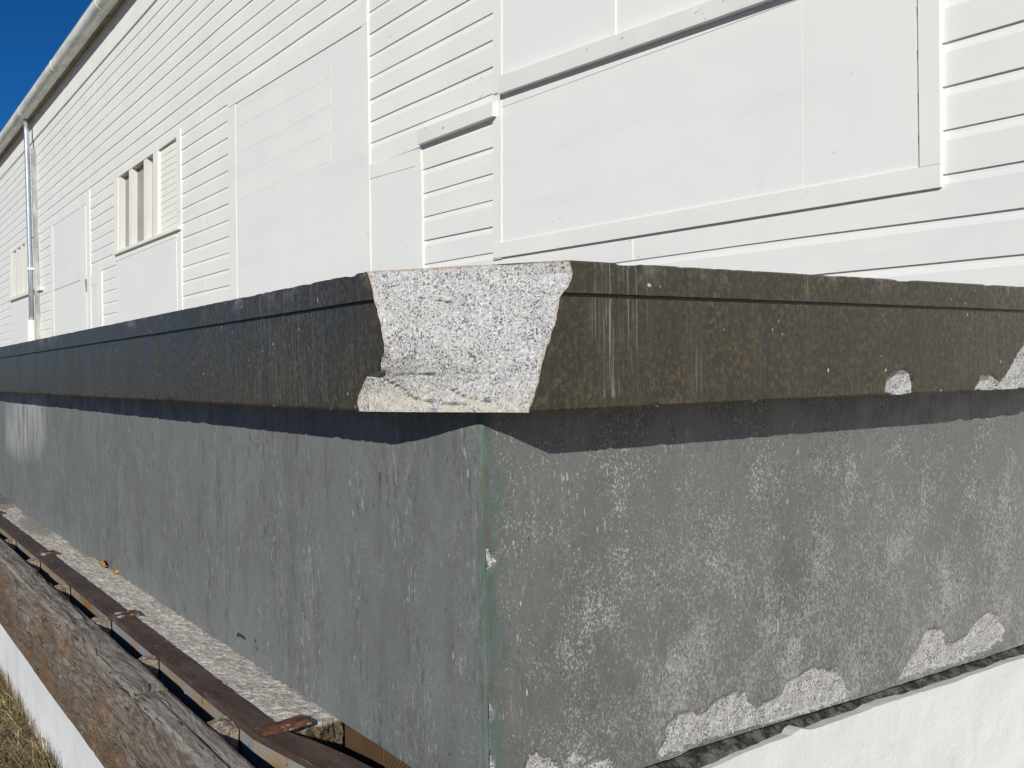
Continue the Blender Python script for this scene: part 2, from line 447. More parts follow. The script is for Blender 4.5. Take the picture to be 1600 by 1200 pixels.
def mat_endgrain(name, cx, cz):
    M = Mat(name, .85, .2)
    w = M.n.new('ShaderNodeTexWave'); w.wave_type = 'RINGS'; w.rings_direction = 'X'
    o = M.n.new('ShaderNodeVectorMath'); M.L(M.co, o.inputs[0]); o.inputs[1].default_value = (0, -cx, -cz)
    M.L(o.outputs[0], w.inputs['Vector']); w.inputs['Scale'].default_value = 36; w.inputs['Distortion'].default_value = 1.5; w.inputs['Detail'].default_value = 2
    c = M.mix(w.outputs['Fac'], (.060, .036, .020), (.105, .064, .036))
    c = M.mix(M.ramp(M.noise(14, det=4), .4, .7, 0, .5), c, (.125, .070, .034))
    M.col(c); M.bump(w.outputs['Fac'], .4, .002); return M.m

def mat_block():
    M = Mat('weathered_block_wood', .9, .15)
    x, y, z = M.sep()
    c = M.mix(M.ramp(M.noise(90, det=4, ro=.7), .35, .65), (.16, .125, .095), (.38, .32, .26))
    c = M.mix(M.ramp(M.noise(70, (1.2, 1.2, .06), det=2), .58, .66, 0, .8), c, (.045, .035, .03))
    M.col(c); M.bump(M.noise(140, det=4), .9, .005); return M.m

def mat_rail_top():
    M = Mat('brown_rusty_steel', .55, .4)
    c = M.mix(M.ramp(M.noise(14, (1, .3, 1), det=5, ro=.65), .3, .7), (.062, .038, .030), (.105, .070, .055))
    c = M.mix(M.ramp(M.noise(8, (1, .6, 1), det=5, ro=.7), .62, .70, 0, .5), c, (.17, .17, .14))
    c = M.mix(M.ramp(M.noise(5, (1, .4, 1), det=4, ro=.7), .66, .74, 0, .7), c, (.17, .23, .20))
    c = M.mix(M.ramp(M.noise(60, (1, 1, 1), det=3), .64, .72, 0, .6), c, (.22, .15, .10))
    c = M.mix(M.ramp(M.noise(35, (1, .25, 1), det=5, ro=.75), .5, .62, 0, .5), c, (.030, .020, .018))
    c = M.mix(M.ramp(M.noise(130, (1, .1, 1), det=2), .68, .72, 0, .4), c, (.25, .22, .19))
    M.col(c); M.bump(M.noise(45, det=5), .6, .003); return M.m
def mat_rail_side():
    M = Mat('chipped_pale_paint_on_steel', .6, .35)
    n = M.noise(9, (1, .45, 1), det=5, ro=.6)
    c = M.mix(M.ramp(n, .42, .55), (.22, .25, .29), (.27, .215, .15))
    c = M.mix(M.ramp(M.noise(6, (1, .4, 1), det=4), .55, .66), c, (.22, .125, .055))
    c = M.mix(M.ramp(M.noise(30, det=4), .62, .7, 0, .7), c, (.10, .05, .03))
    M.col(c); M.bump(M.noise(80, det=4), .4, .002); return M.m
def mat_rust():
    M = Mat('flaking_rust', .8, .25)
    n = M.noise(45, det=5, ro=.65)
    c = M.mix(M.ramp(n, .35, .6), (.060, .030, .022), (.150, .066, .038))
    c = M.mix(M.ramp(M.noise(26, det=4), .56, .62), c, (.36, .40, .40))
    c = M.mix(M.ramp(M.noise(60, det=3), .64, .7), c, (.04, .02, .015))
    M.col(c); M.bump(n, .9, .004); return M.m
def mat_ground():
    M = Mat('dry_soil', .95, .1)
    c = M.mix(M.ramp(M.noise(5, det=5, ro=.7), .3, .7), (.20, .155, .10), (.36, .29, .20))
    c = M.mix(M.ramp(M.noise(55, det=4, ro=.7), .5, .65), c, (.06, .045, .025))
    M.col(c); M.bump(M.noise(40, det=5), .8, .02); return M.m
def mat_grass():
    M = Mat('dry_grass', .8, .2)
    r = M.attr('tint')
    c = M.mix(M.ramp(r, .0, .6), (.085, .068, .030), (.20, .15, .075))
    c = M.mix(M.ramp(r, .5, 1.0), c, (.42, .34, .18))
    M.col(c); return M.m
def mat_leaf():
    M = Mat('dry_leaf', .6, .3)
    c = M.mix(M.ramp(M.noise(90, det=3), .35, .65), (.22, .095, .025), (.45, .24, .07))
    M.col(c); M.bump(M.noise(150), .5, .002); return M.m
def mat_glass():
    M = Mat('grey_window_glass', .12, .5)
    M.col(M.mix(M.ramp(M.noise(2), .3, .7), (.17, .16, .175), (.24, .225, .24))); return M.m  # grey violet pane colour, softly mottled between two close tones

MW = mat_white()
MWs = mat_white('white_paint_sheet', (.79, .795, .765), (.77, .775, .75), .5, (.12, .12, 1))
MWt = mat_white('white_paint_trim', (.80, .80, .76), (.755, .755, .72), .6, (1, 1, .1))
MWc = mat_white('peeling_white_paint', (.78, .78, .75), (.70, .69, .66), .6, (1, .1, 1), .06)
MCream = mat_white('cream_paint', (.82, .815, .755), (.77, .765, .70), .55, (1, 1, .1), .02)
MSof = mat_simple('bare_soffit_wood', (.30, .27, .23), .8, .2, .3, 12, .3, sv=(1, .1, 1))
MGut = mat_simple('weathered_gutter_metal', (.62, .65, .62), .5, .4, .18, 9, .1, sv=(1, .2, 1))
MGal = mat_simple('galvanised_metal', (.50, .55, .60), .3, .6, .15, 25, .1, metal=.6)
MRoof = mat_simple('grey_roofing', (.20, .20, .20), .8, .2, .2, 30)
MSlab, MFrac, MPed = mat_slab(), mat_fracture(), mat_pedestal()
MConc, MBase, MMort = mat_concrete(), mat_painted_base(), mat_mortar()
MRT, MRS, MRust, MBlock = mat_rail_top(), mat_rail_side(), mat_rust(), mat_block()
MGlass = mat_glass()

# ------------------------------------------------------------------ ground
def ground():
    xs = np.concatenate([-gspace(3, 900, 3, 1.35)[::-1], np.arange(-2.8, .56, .06), [.7, 2, 4, 8, 30, 100, 300, 900]])
    ys = np.concatenate([-gspace(2, 900, 2, 1.4)[::-1], np.arange(-1.5, 9, .08), gspace(9.2, 900, .4, 1.3)])
    X, Y = np.meshgrid(xs, ys)
    near = np.clip(1 - np.abs(X + .5) / 6, 0, 1)
    Zg = fbm(X * 2.5, Y * 2.5) * .02 * near - .01
    V = np.stack([X, Y, Zg], -1).reshape(-1, 3)
    tag(mesh_obj('ground', V, grid_faces(len(ys), len(xs)), mat_ground()), kind='structure')
ground()
def grass():
    rng = np.random.RandomState(3)
    V = []; F = []; T = []
    N = 42000
    ys = rng.uniform(.9, 9.5, N); xs = .555 - np.abs(rng.uniform(0, 1, N)) ** 1.2 * (1.6) * np.clip(ys / 4, .5, 1.5)
    dens = fbm(xs * 6, ys * 6, 3)
    for i in range(N):
        if dens[i] < -.22 and rng.rand() < .75: continue
        x, y = xs[i], ys[i]
        h = rng.uniform(.015, .06) * (1 + (.8 if x > .48 else 0)); w = rng.uniform(.0012, .003)
        an = rng.uniform(0, 6.283); le = rng.uniform(.2, 1.5); la = rng.uniform(0, 6.283)
        if rng.rand() < .35: le = rng.uniform(1.5, 3)
        dx, dy = math.cos(an) * w, math.sin(an) * w
        lx, ly = math.cos(la) * h * le, math.sin(la) * h * le
        if x + lx > .555: lx = -abs(lx)
        n = len(V)
        V += [(x - dx, y - dy, -.012), (x + dx, y + dy, -.012), (x + dx * .8 + lx * .4, y + dy * .8 + ly * .4, h * .65), (x - dx * .8 + lx * .4, y - dy * .8 + ly * .4, h * .65), (x + lx, y + ly, h * (1 if le < 1.5 else .5))]
        F += [(n, n + 1, n + 2, n + 3), (n + 3, n + 2, n + 4)]
        t = np.clip(rng.normal(.5 + .35 * fbm(x * 3, y * 3, 2), .25), 0, 1); T += [t] * 5
    o = mesh_obj('dry_grass', V, F, mat_grass(), attrs={'tint': T})
    tag(o, 'dry yellow and brown grass growing beside the white painted foundation', 'grass', kind='stuff')
grass()

# ------------------------------------------------------------------ white building
WB = 3.85
AZ = np.array([-6, 2.07, 5.8, 7.7, 11.3, 16.9, 22.5, 36])
Z0 = np.array([2.82, 2.943, 3.019, 3.046, 3.102, 3.124, 3.12, 3.09])
E0 = np.array([.1795, .1807, .1833, .1833, .1876, .189, .1887, .188])
def lz(a, v): return np.interp(a, AZ, Z0) - v * np.interp(a, AZ, E0)
bld = empty('white_building', (WB, 14, 0))
tag(bld, 'long white clapboard building with boarded windows behind the granite slab', 'building')
def soffz(a):                       # frieze top height along the wall
    return np.interp(a, [-6, 15.3, 29, 36], [5.50, 5.60, 5.70, 5.72])
def opening(px):
    p = [onb(x, y, WB) for x, y in px]      # far top, near top, near bottom, far bottom
    far_, near_ = max(p[0][0], p[3][0]), min(p[1][0], p[2][0])
    return (near_, far_, lambda a: np.interp(a, [p[1][0], p[0][0]], [p[1][1], p[0][1]]), lambda a: np.interp(a, [p[2][0], p[3][0]], [p[2][1], p[3][1]]))
OPEN = [opening([(183.5, 278), (276, 212), (276, 357), (183.5, 394)]), opening([(17, 396), (60, 362), (60, 448), (17, 466)])]
JOINTS = [-.9, 1.15, 1.62, 3.1, 4.35, 6.9, 7.3, 9.1, 12.2, 14.6, 17.9, 19.7, 21.3, 24.9, 26.1, 29.0]
def siding():
    jr = np.random.RandomState(5); joint = {n: set(jr.choice(len(JOINTS), 4, replace=False)) for n in range(-14, 23)}
    cols = np.concatenate([np.arange(-6, 8, .25), np.arange(8, 36.1, .5)])
    for o_ in OPEN: cols = np.concatenate([cols, [o_[0] - .001, o_[0] + .001, o_[1] - .001, o_[1] + .001]])
    for j_ in JOINTS: cols = np.concatenate([cols, [j_ - .0035, j_, j_ + .0035]])
    cols = np.sort(cols)
    prof = [(.0, .0115), (.10, .010), (.20, .004), (.24, .001), (1.0, 0.0)]       # (fraction down, depth)
    V = []; F = []
    nc = len(cols)
    for n in range(-14, 23):
        r = len(V)
        for fr, dp in prof:
            for a in cols:
                jit = float(fbm(a * .9, n * 3.1, 2)) * .0035
                bj = float(fbm(a * .5, n * 2.7, 2, 3)) * .003
                zz = lz(a, n + fr) + (jit if fr in (0., 1.) else 0)
                if fr == 0.: zz = lz(a, n) + .004 + float(fbm(a * .9, (n - 1) * 3.1, 2)) * .0035
                if any(abs(a - JOINTS[q]) < 1e-6 for q in joint[n]): bj += .006
                V.append(W3(a, WB + dp + bj, zz))
        for a in cols: V.append(W3(a, WB + .02, lz(a, n + 1) + float(fbm(a * .9, n * 3.1, 2)) * .0035 - .0))
        F += grid_faces(len(prof) + 1, nc, r)
    V = [list(v) for v in V]; cl = [0] * len(V)
    for i, v in enumerate(V):
        a = v[1]
        for o_ in OPEN:
            if o_[0] < a < o_[1]:
                zt, zb = o_[2](a) + EYE, o_[3](a) + EYE
                if zb < v[2] < zt:
                    v[2] = zt if v[2] > (zt + zb) / 2 else zb
                    cl[i] = 1
    def bad(f):
        a = sum(V[i][1] for i in f) / 4
        for o_ in OPEN:
            if o_[0] < a < o_[1]:
                zt, zb = o_[2](a) + EYE, o_[3](a) + EYE
                zc = sum(V[i][2] for i in f) / 4
                if zb + .004 < zc < zt - .004 and all(o_[0] < V[i][1] < o_[1] for i in f): return True
        return False
    F = [f for f in F if not bad(f)]
    m = MB(); m.v = V; m.f = F
    sub('siding', m, MW, bld)
siding()
m = MB(); m.box(-6, 36, WB + .13, WB + 11, -1.25, 5.75); sub('wall', m, MW, bld)
def strip(poly_bz, a0s, a1s, dz0=0, dz1=0):
    m = MB(); n = len(poly_bz)
    vs = [W3(a0s, b, z + dz0) for b, z in poly_bz] + [W3(a1s, b, z + dz1) for b, z in poly_bz]
    m.add(vs, [tuple(range(n)), tuple(range(2 * n - 1, n - 1, -1))] + [(i, (i + 1) % n, (i + 1) % n + n, i + n) for i in range(n)])
    return m
# frieze board under the eaves, soffit, gutter, roof
sub('frieze_board', strip([(WB - .022, 5.07), (WB - .022, 5.62), (WB + .02, 5.62), (WB + .02, 5.07)], -6, 36, 0.0, .19), MWt, bld)
sub('soffit', strip([(WB - .16, 5.60), (WB - .16, 5.66), (WB + .3, 5.66), (WB + .3, 5.60)], -6, 36, -.02, .12), MSof, bld)
gprof = [(3.70, 5.58)] + [(3.60 - .11 * math.sin(t), 5.69 - .11 * math.cos(t)) for t in np.linspace(-.3, 1.75, 9)] + [(3.505, 5.76), (3.70, 5.76)]
gut = sub('gutter', strip(gprof, -6, 36, -.035, .075), MGut, bld)
for aj in (12.4, 16.1, 19.8, 23.5, 27.2):
    dz = -.035 + .11 * (aj + 6) / 42
    gp = [(3.70, 5.574)] + [(3.60 - .117 * math.sin(t), 5.69 - .117 * math.cos(t)) for t in np.linspace(-.3, 1.75, 9)] + [(3.498, 5.768), (3.70, 5.768)]
    sub('gutter_joint', strip(gp, aj - .04, aj + .04, dz, dz), MGut, gut)
sub('roof', strip([(3.52, 5.77), (3.52, 5.80), (9.4, 8.3), (15.2, 5.8), (15.2, 5.76), (9.4, 8.2)], -6.3, 36.3, -.03, .08), MRoof, bld)

def wq(px, b0, back=WB + .02):      # plate on the wall from 4 outline points given on its front plane
    return [onb(x, y, b0) for x, y in px], b0, back
def plate(name, pxs, mat, proud=.01, parent=bld, back=WB + .025, m=None, base=None):
    b0 = WB - proud
    pts = []
    for p in pxs:
        if len(p) == 3: pts.append((onb(p[0], p[1], b0)[0], p[2]))       # x from the outline, height given
        else: pts.append(onb(p[0], p[1], b0))
    if m is None:
        m = MB(); m.prism(pts, b0, back); return sub(name, m, mat, parent)
    m.prism(pts, b0, back); return m
LOW = -.98
# --- tall flush door infilled with boards (x 357-572)
dr = sub('sheeted_door', (lambda m: (plate('', [(367, 163), (519, 70), (519, 62), (572, 22), (572, 415, LOW), (357, 470, LOW), (357, 168)], None, .0055, m=m), m)[-1])(MB()), MWs, bld)
dr['label'] = 'tall white boarded up doorway between plain trim'
m = MB()
for k, (x0, y0, x1, y1) in enumerate([(369, 180, 518, 94), (369, 221, 518, 138), (369, 257, 518, 181), (369, 293, 518, 226)]):
    p = [onb(x, y, WB + .003) for x, y in ((x0, y0), (x1, y1))]
    m.prism([(p[0][0], p[0][1]), (p[1][0], p[1][1]), (p[1][0], p[1][1] - .15), (p[0][0], p[0][1] - .15)], WB - .0068, WB + .01)
sub('infill_board', m, MW, dr)
plate('door_header', [(357, 147), (572, 4), (572, 36), (365, 163), (357, 168)], MWt, .016)
plate('door_trim', [(355, 148), (367, 141), (367, 470, LOW), (356, 470, LOW)], MWt, .011)
plate('door_trim', [(567, 0, 6.0 - .95), (576, 0, 6.0 - .95), (576, 415, LOW), (567, 415, LOW)], MWt, .013)
# --- low panel right of it (x 576-657)
lp = plate('wall_panel', [(576, 281), (648, 259), (648, 415, LOW), (576, 415, LOW)], MWs, .006)
plate('panel_header', [(576, 258), (657, 231), (657, 257), (576, 280)], MWt, .010)
plate('panel_trim', [(648, 256), (658, 252), (658, 415, LOW), (648, 415, LOW)], MWt, .011)
# --- remnant ledge board (x 650-768)
lb = plate('ledge_board', [(652, 203), (769, 159), (769, 181), (652, 226)], MWc, .05)
# --- big boarded opening (x 770-1468), with window above
bp = MB()
plate('', [(783, 168), (1430, -69), (1434, 262), (783, 379)], None, .006, m=bp)
bo = sub('boarded_opening', bp, MWs, bld)
bo['label'] = 'wide plain white panel covering an opening'
m = MB(); plate('', [(770, 150), (783, 146), (783, 404), (770, 406)], None, .012, m=m); sub('side_trim', m, MWt, bo)
m = MB(); plate('', [(1432, -160), (1466, -173), (1469, 255), (1437, 261)], None, .020, m=m); sub('side_trim', m, MWt, bo)
m = MB(); plate('', [(783, 379), (1437, 261), (1469, 255), (1469, 292), (770, 404), (770, 381)], None, .018, m=m); sub('bottom_trim', m, MWt, bo)
m = MB(); plate('', [(783, 150), (1436, -100), (1436, -70), (783, 168)], None, .009, m=m); sub('top_trim', m, MWt, bo)
m = MB(); plate('', [(1250.5, -5), (1252, -5.5), (1255, 296), (1253.5, 296.2)], None, .0068, m=m); sub('sheet_seam', m, MWt, bo)
wi = MB(); plate('', [(783, -420), (1560, -700), (1560, -160), (783, 118)], None, .006, m=wi)
bw = sub('boarded_window', wi, MWs, bld); bw['label'] = 'white boarded window above a peeling sill'
m = MB(); plate('', [(952, -480), (961, -484), (961, 57), (952, 60)], None, .013, m=m); sub('mullion', m, MWt, bw)
m = MB(); plate('', [(770, -410), (783, -415), (783, 142), (770, 147)], None, .012, m=m); sub('side_trim', m, MWt, bw)
m = MB(); plate('', [(778, 120), (1560, -160), (1560, -128), (778, 147)], None, .055, m=m); sub('sill', m, MWc, bw)
# --- casement window (x 178-281)
def window(opening, sill, lights, trimL, trimR, louvre=None):
    w = empty('window', (0, 0, 0)); w.parent = bld; w.matrix_parent_inverse = Matrix.Translation(bld.location).inverted()
    return w
wroot = MB()
plate('', [(182, 268), (247, 225), (275, 206), (275, 214), (239, 239.5), (184, 277), (184, 392), (276, 354), (276, 361), (177, 398)], None, .012, back=WB + .08, m=wroot)
plate('', [(239, 232), (246, 228), (246, 372), (239, 375)], None, .014, back=WB + .08, m=wroot)
win = sub('window', wroot, MCream, bld); win['label'] = 'narrow window with two grey panes and a louvred half'
win_back = WB + .082
m = MB(); m.prism([onb(x, y, win_back) for x, y in [(180, 272), (250, 222), (250, 385), (180, 400)]], win_back, win_back + .02); sub('pane', m, MGlass, win)
for xa, xb in ((184, 187.5), (201.5, 206), (224.5, 229)):
    m = MB()
    t0 = 277 - (xa - 184) * .69
    m.prism([onb(x, y, WB - .004) for x, y in [(xa, t0), (xb, t0 - .69 * (xb - xa)), (xb, 394 - (xb - 184) * .42), (xa, 394 - (xa - 184) * .42)]], WB - .004, WB + .08)
    sub('mullion', m, MCream, win)
m = MB()
for k in range(13):
    f = k / 13; ya = 236 + (372 - 236) * f; yb = 219 + (357 - 219) * f
    p = [onb(247, ya, WB), onb(275, yb, WB), onb(275, yb + 10.3, WB), onb(247, ya + 10.3, WB)]
    n = len(m.v)
    m.add([W3(p[0][0], WB + .027, p[0][1]), W3(p[1][0], WB + .027, p[1][1]), W3(p[2][0], WB + .022, p[2][1]), W3(p[3][0], WB + .022, p[3][1]),
           W3(p[0][0], WB + .04, p[0][1]), W3(p[1][0], WB + .04, p[1][1]), W3(p[2][0], WB + .032, p[2][1]), W3(p[3][0], WB + .032, p[3][1])],
          [(0, 1, 2, 3), (7, 6, 5, 4), (2, 6, 7, 3), (0, 4, 5, 1), (0, 3, 7, 4), (1, 5, 6, 2)])
m.prism([onb(245, 238, WB + .045), onb(276, 216, WB + .045), onb(276, 360, WB + .045), onb(245, 374, WB + .045)], WB + .045, WB + .06)
sub('louvre', m, MCream, win)
m = MB(); plate('', [(176, 394.5), (278, 353.5), (278, 358), (176, 399)], None, .055, m=m); sub('sill', m, MCream, win)
plate('window_trim', [(178, 281), (184, 277), (184, 395), (178, 397.5)], MWt, .014)
plate('window_trim', [(275, 205), (281, 201), (281, 480, LOW), (275, 480, LOW)], MWt, .014)
plate('wall_panel', [(181, 409), (275, 371), (275, 480, LOW), (181, 480, LOW)], MWs, .006)
plate('panel_header', [(180, 399), (275, 360), (275, 370.5), (180, 408.5)], MWt, .010)
# --- sheeted doorway (x 80-139)
d2 = plate('sheeted_door', [(80, 355), (124, 326), (124, 480, LOW), (80, 480, LOW)], MWs, .006)
d2['label'] = 'narrow white sheeted doorway near the downspout'
m = MB(); plate('', [(82, 454), (132, 435), (132, 436), (82, 455)], None, .0085, m=m); sub('sheet_seam', m, MSof, d2)
plate('door_header', [(79, 346), (136, 306), (136, 317), (79, 355)], MWt, .012)
plate('door_trim', [(124, 325), (133, 320), (133.5, 480, LOW), (124, 480, LOW)], MWt, .012)
plate('door_trim', [(134, 299), (139, 296), (139.5, 480, LOW), (134, 480, LOW)], MWt, .015)
plate('door_trim', [(78, 356), (82, 353), (82, 480, LOW), (78, 480, LOW)], MWt, .014)
plate('wall_panel', [(140, 447.5), (152, 444), (152, 480, LOW), (140, 480, LOW)], MWs, .004)
plate('panel_header', [(140, 429), (157, 424), (157, 443), (140, 447)], MWt, .010)
plate('panel_trim', [(152, 426), (158, 424), (158, 480, LOW), (152, 480, LOW)], MWt, .016)
m = MB(); plate('', [(132.5, 437), (134.5, 436), (135, 456), (134.2, 456)], None, .024, m=m)
sub('split', m, MSof, d2)
# --- far window (x 16-46)
w2 = MB()
plate('', [(16, 392), (60, 360), (60, 363), (18, 395), (18, 464), (60, 446), (60, 451), (14, 468)], None, .012, back=WB + .08, m=w2)
far = sub('window', w2, MCream, bld); far['label'] = 'far left window with four narrow lights behind the downspout'
m = MB(); m.prism([onb(x, y, WB + .085) for x, y in [(14, 390), (62, 355), (62, 450), (14, 470)]], WB + .085, WB + .1); sub('pane', m, MGlass, far)
for xa in (17.5, 24.5, 31.5, 38.5, 46, 53):
    t0 = 394 - (xa - 17.5) * .76; m = MB()
    m.prism([onb(x, y, WB - .004) for x, y in [(xa, t0), (xa + 3.4, t0 - 2.6), (xa + 3.4, 463 - (xa - 17) * .4), (xa, 464 - (xa - 17) * .4)]], WB - .004, WB + .08)
    sub('mullion', m, MCream, far)
m = MB(); plate('', [(12, 466.5), (62, 448), (62, 453), (12, 470.5)], None, .075, m=m); sub('sill', m, MCream, far)
plate('wall_panel', [(18, 474), (60, 457), (60, 500, LOW), (18, 500, LOW)], MWs, .006)
# --- downspout
ds = 3.70
aD = onb(47, 400, ds)[0]
ztop = 5.62; zmid = onb(48, 420, ds)[1]; zb = onb(50, 500, ds)[1]
m = MB(); m.tube([W3(aD, 3.69, 5.70), W3(aD, 3.69, 5.3), W3(aD, 3.695, 4.6), W3(aD, ds, zmid), W3(aD, ds, zb - .05)], .052, 14)
dsp = sub('downspout', m, MGal, bld, smooth=True)
m = MB(); m.tube([W3(aD, ds, zb), W3(aD, ds, -1.2)], .085, 16); sub('drain_boot', m, MCream, dsp, smooth=True)
m = MB(); m.box(aD - .07, aD + .07, ds - .065, WB, zmid - .03, zmid + .03); sub('bracket', m, MWt, dsp)
m = MB(); m.prism([(aD - .02, 4.98), (aD - .02, zb - .9), (aD - .16, zb - .9), (aD - .16, 4.98)], WB - .085, WB + .02)
sub('weathered_batten', m, mat_simple('weathered_grey_board', (.40, .41, .40), .7, .2, .3, 6, .3, sv=(1, 1, .4)), bld)

# ------------------------------------------------------------------ granite slab (cap)
SB, SA = .742, 1.218          # planes of the long and short faces
ZT, ZB, ZG = .168, -.066, .1135
A_END, B_END = 9.0, 3.15
Lpx = [(571.5, 424), (573, 425), (583.5, 470), (592.5, 503), (598.5, 536), (600, 551), (595, 560), (595, 581), (585, 585), (573, 587), (561, 614), (557, 630), (560, 640.5)]
Rpx = [(889.5, 402), (895.5, 425), (888, 450.5), (876, 467), (870, 494), (865.5, 512), (859.5, 536), (852, 551), (847.5, 575), (840, 602), (834, 629), (825, 646)]
Lp = sorted([onb(x, y, SB)[::-1] for x, y in Lpx]); Rp = sorted([ona(x, y, SA)[::-1] for x, y in Rpx])
def brL(z): return np.interp(z, [p[0] for p in Lp], [p[1] for p in Lp]) + fbm(z * 90, z * 0 + 3, 3) * .0035
def brR(z): return np.interp(z, [p[0] for p in Rp], [p[1] for p in Rp]) + fbm(z * 90, z * 0 + 8, 3) * .0035
zr = list(np.linspace(ZB, ZG - .012, 40)) + [ZG - .006, ZG - .0032, ZG - .0028, ZG + .0028, ZG + .0032, ZG + .006] + list(np.linspace(ZG + .012, ZT, 12))
zr = np.array(zr); nr = len(zr)
grv = np.zeros(nr); grv[42:44] = 1
def chips_edge(s, seed):
    n = fbm(s * 16, s * 0 + seed, 3); n2 = fbm(s * 60, s * 0 + seed + 4, 3); g = fbm(s * 2.1, s * 0 + seed + 9, 2)
    return (np.clip(n - .22, 0, 1) * np.clip(g + .5, 0, 1) * .020 + np.clip(n2 - .15, 0, 1) * .0035)
slab_v = []; slab_f = []; slab_chip = []; slab_run = []
def slab_face(kind):
    br = brL(zr) if kind == 'L' else brR(zr)
    end = A_END if kind == 'L' else B_END
    t = (gspace(0, end - 1.2, .004, 1.022 if kind == 'L' else 1.006)); t = t / t[-1]
    S = end - (end - br)[:, None] * (1 - t)[None, :]
    Zr = np.repeat(zr[:, None], len(t), 1).copy()
    if kind == 'L': Zr += np.clip(1 - np.abs(Zr - ZG) / .05, 0, 1) * (.0035 - (S - 1.5) * .0019)
    else: Zr += np.clip(1 - np.abs(Zr - ZG) / .05, 0, 1) * (.001 - (S - .9) * .0028)
    Zr += np.clip(1 - np.abs(Zr - ZG) / .01, 0, 1) * fbm(S * 25, S * 0 + 2, 3) * .0009
    D = fbm(S * 3, Zr * 3, 3, 5) * .0012
    D += grv[:, None] * .009
    ce = chips_edge(S, 1 if kind == 'L' else 6)
    cb = np.clip(1 - (Zr - ZB) / .012, 0, 1)
    Zr[0] += ce[0]; D += cb * ce * .8
    ct = np.clip(1 - (ZT - Zr) / .014, 0, 1); ce2 = chips_edge(S, 3 if kind == 'L' else 13)
    Zr[-1] -= ce2[-1] * .45 + .0006; D += ct * ce2 * .6
    D[0] += .003; D[-1] += .0025
    chip = np.full(S.shape, -.05)
    polys = []
    if kind == 'R':
        polys = [[(1384, 612), (1386, 592), (1393, 585), (1408, 576), (1421, 582), (1425, 597), (1425, 612), (1415, 616), (1400, 617)],
                 [(1523, 610), (1530, 598), (1536, 584), (1542, 588), (1548, 583), (1556, 592), (1562, 597), (1575, 583), (1585, 565), (1594, 548), (1606, 532), (1700, 500), (1700, 610)]]
    polys = [[ona(x, y, SA) for x, y in p] for p in polys]
    polys += [[(br[0] + o - w, ZB - .01), (br[0] + o - w * .5, ZB + h), (br[0] + o + w * .5, ZB + h * .8), (br[0] + o + w, ZB - .01)]
              for o, w, h in ([(.12, .007, .005), (.19, .006, .004), (.40, .008, .007), (.46, .007, .006), (1.6, .02, .008), (3.3, .03, .012), (2.4, .02, .006)] if kind == 'L' else [(.26, .008, .004), (.5, .01, .004)])]
    for p in polys: chip = np.maximum(chip, sdpoly(S, Zr, p))
    cm = np.clip(chip / .012, 0, 1)
    D += cm * (.012 + fbm(S * 40, Zr * 40, 4, 2) * .006)
    D += np.clip((chip + .002) / .004, 0, 1) * .002
    run = np.zeros(S.shape)
    if kind == 'R':
        run = np.clip(1 - np.abs(S - 1.045) / .075, 0, 1) + .35 * np.clip(1 - np.abs(S - 1.22) / .03, 0, 1) + .25 * np.clip(1 - np.abs(S - 2.15) / .2, 0, 1)
        run *= np.where(Zr > ZB + .02, 1, 0)
    else: run = .35 * np.clip(1 - np.abs(S - 1.95) / .5, 0, 1)
    n = len(slab_v)
    if kind == 'L': P = np.stack([SB + D, S, Zr + EYE], -1)
    else: P = np.stack([S, SA + D, Zr + EYE], -1)
    nc = len(t)
    slab_v.extend(P.reshape(-1, 3).tolist()); slab_f.extend(grid_faces(nr, nc, n, kind == 'L'))
    slab_chip.extend(chip.ravel()); slab_run.extend(run.ravel())
    return n, nc
nL, cL = slab_face('L'); nR, cR = slab_face('R')
def add_poly(pts):
    n = len(slab_v); slab_v.extend(pts); slab_f.append(tuple(range(n, n + len(pts))))
    slab_chip.extend([-.05] * len(pts)); slab_run.extend([0] * len(pts))
for row, rev in ((nr - 1, False), (0, True)):
    lrow = [slab_v[nL + row * cL + j] for j in range(cL)]; rrow = [slab_v[nR + row * cR + j] for j in range(cR)]
    zc = lrow[0][2]
    pts = [(p[0], p[1], p[2]) for p in lrow[::-1]] + [tuple(p) for p in rrow] + [(B_END, A_END, rrow[-1][2])]
    add_poly(pts[::-1] if rev else pts)
add_poly([(SB, A_END, ZB + EYE), (SB, A_END, ZT + EYE), (B_END, A_END, ZT + EYE), (B_END, A_END, ZB + EYE)])
add_poly([(B_END, SA, ZB + EYE), (B_END, A_END, ZB + EYE), (B_END, A_END, ZT + EYE), (B_END, SA, ZT + EYE)])
slab = mesh_obj('granite_slab', slab_v, slab_f, MSlab, attrs={'chip': slab_chip, 'run': slab_run})
tag(slab, 'thick dark weathered granite slab with a broken pale corner, lying on the grey granite block', 'stone slab')
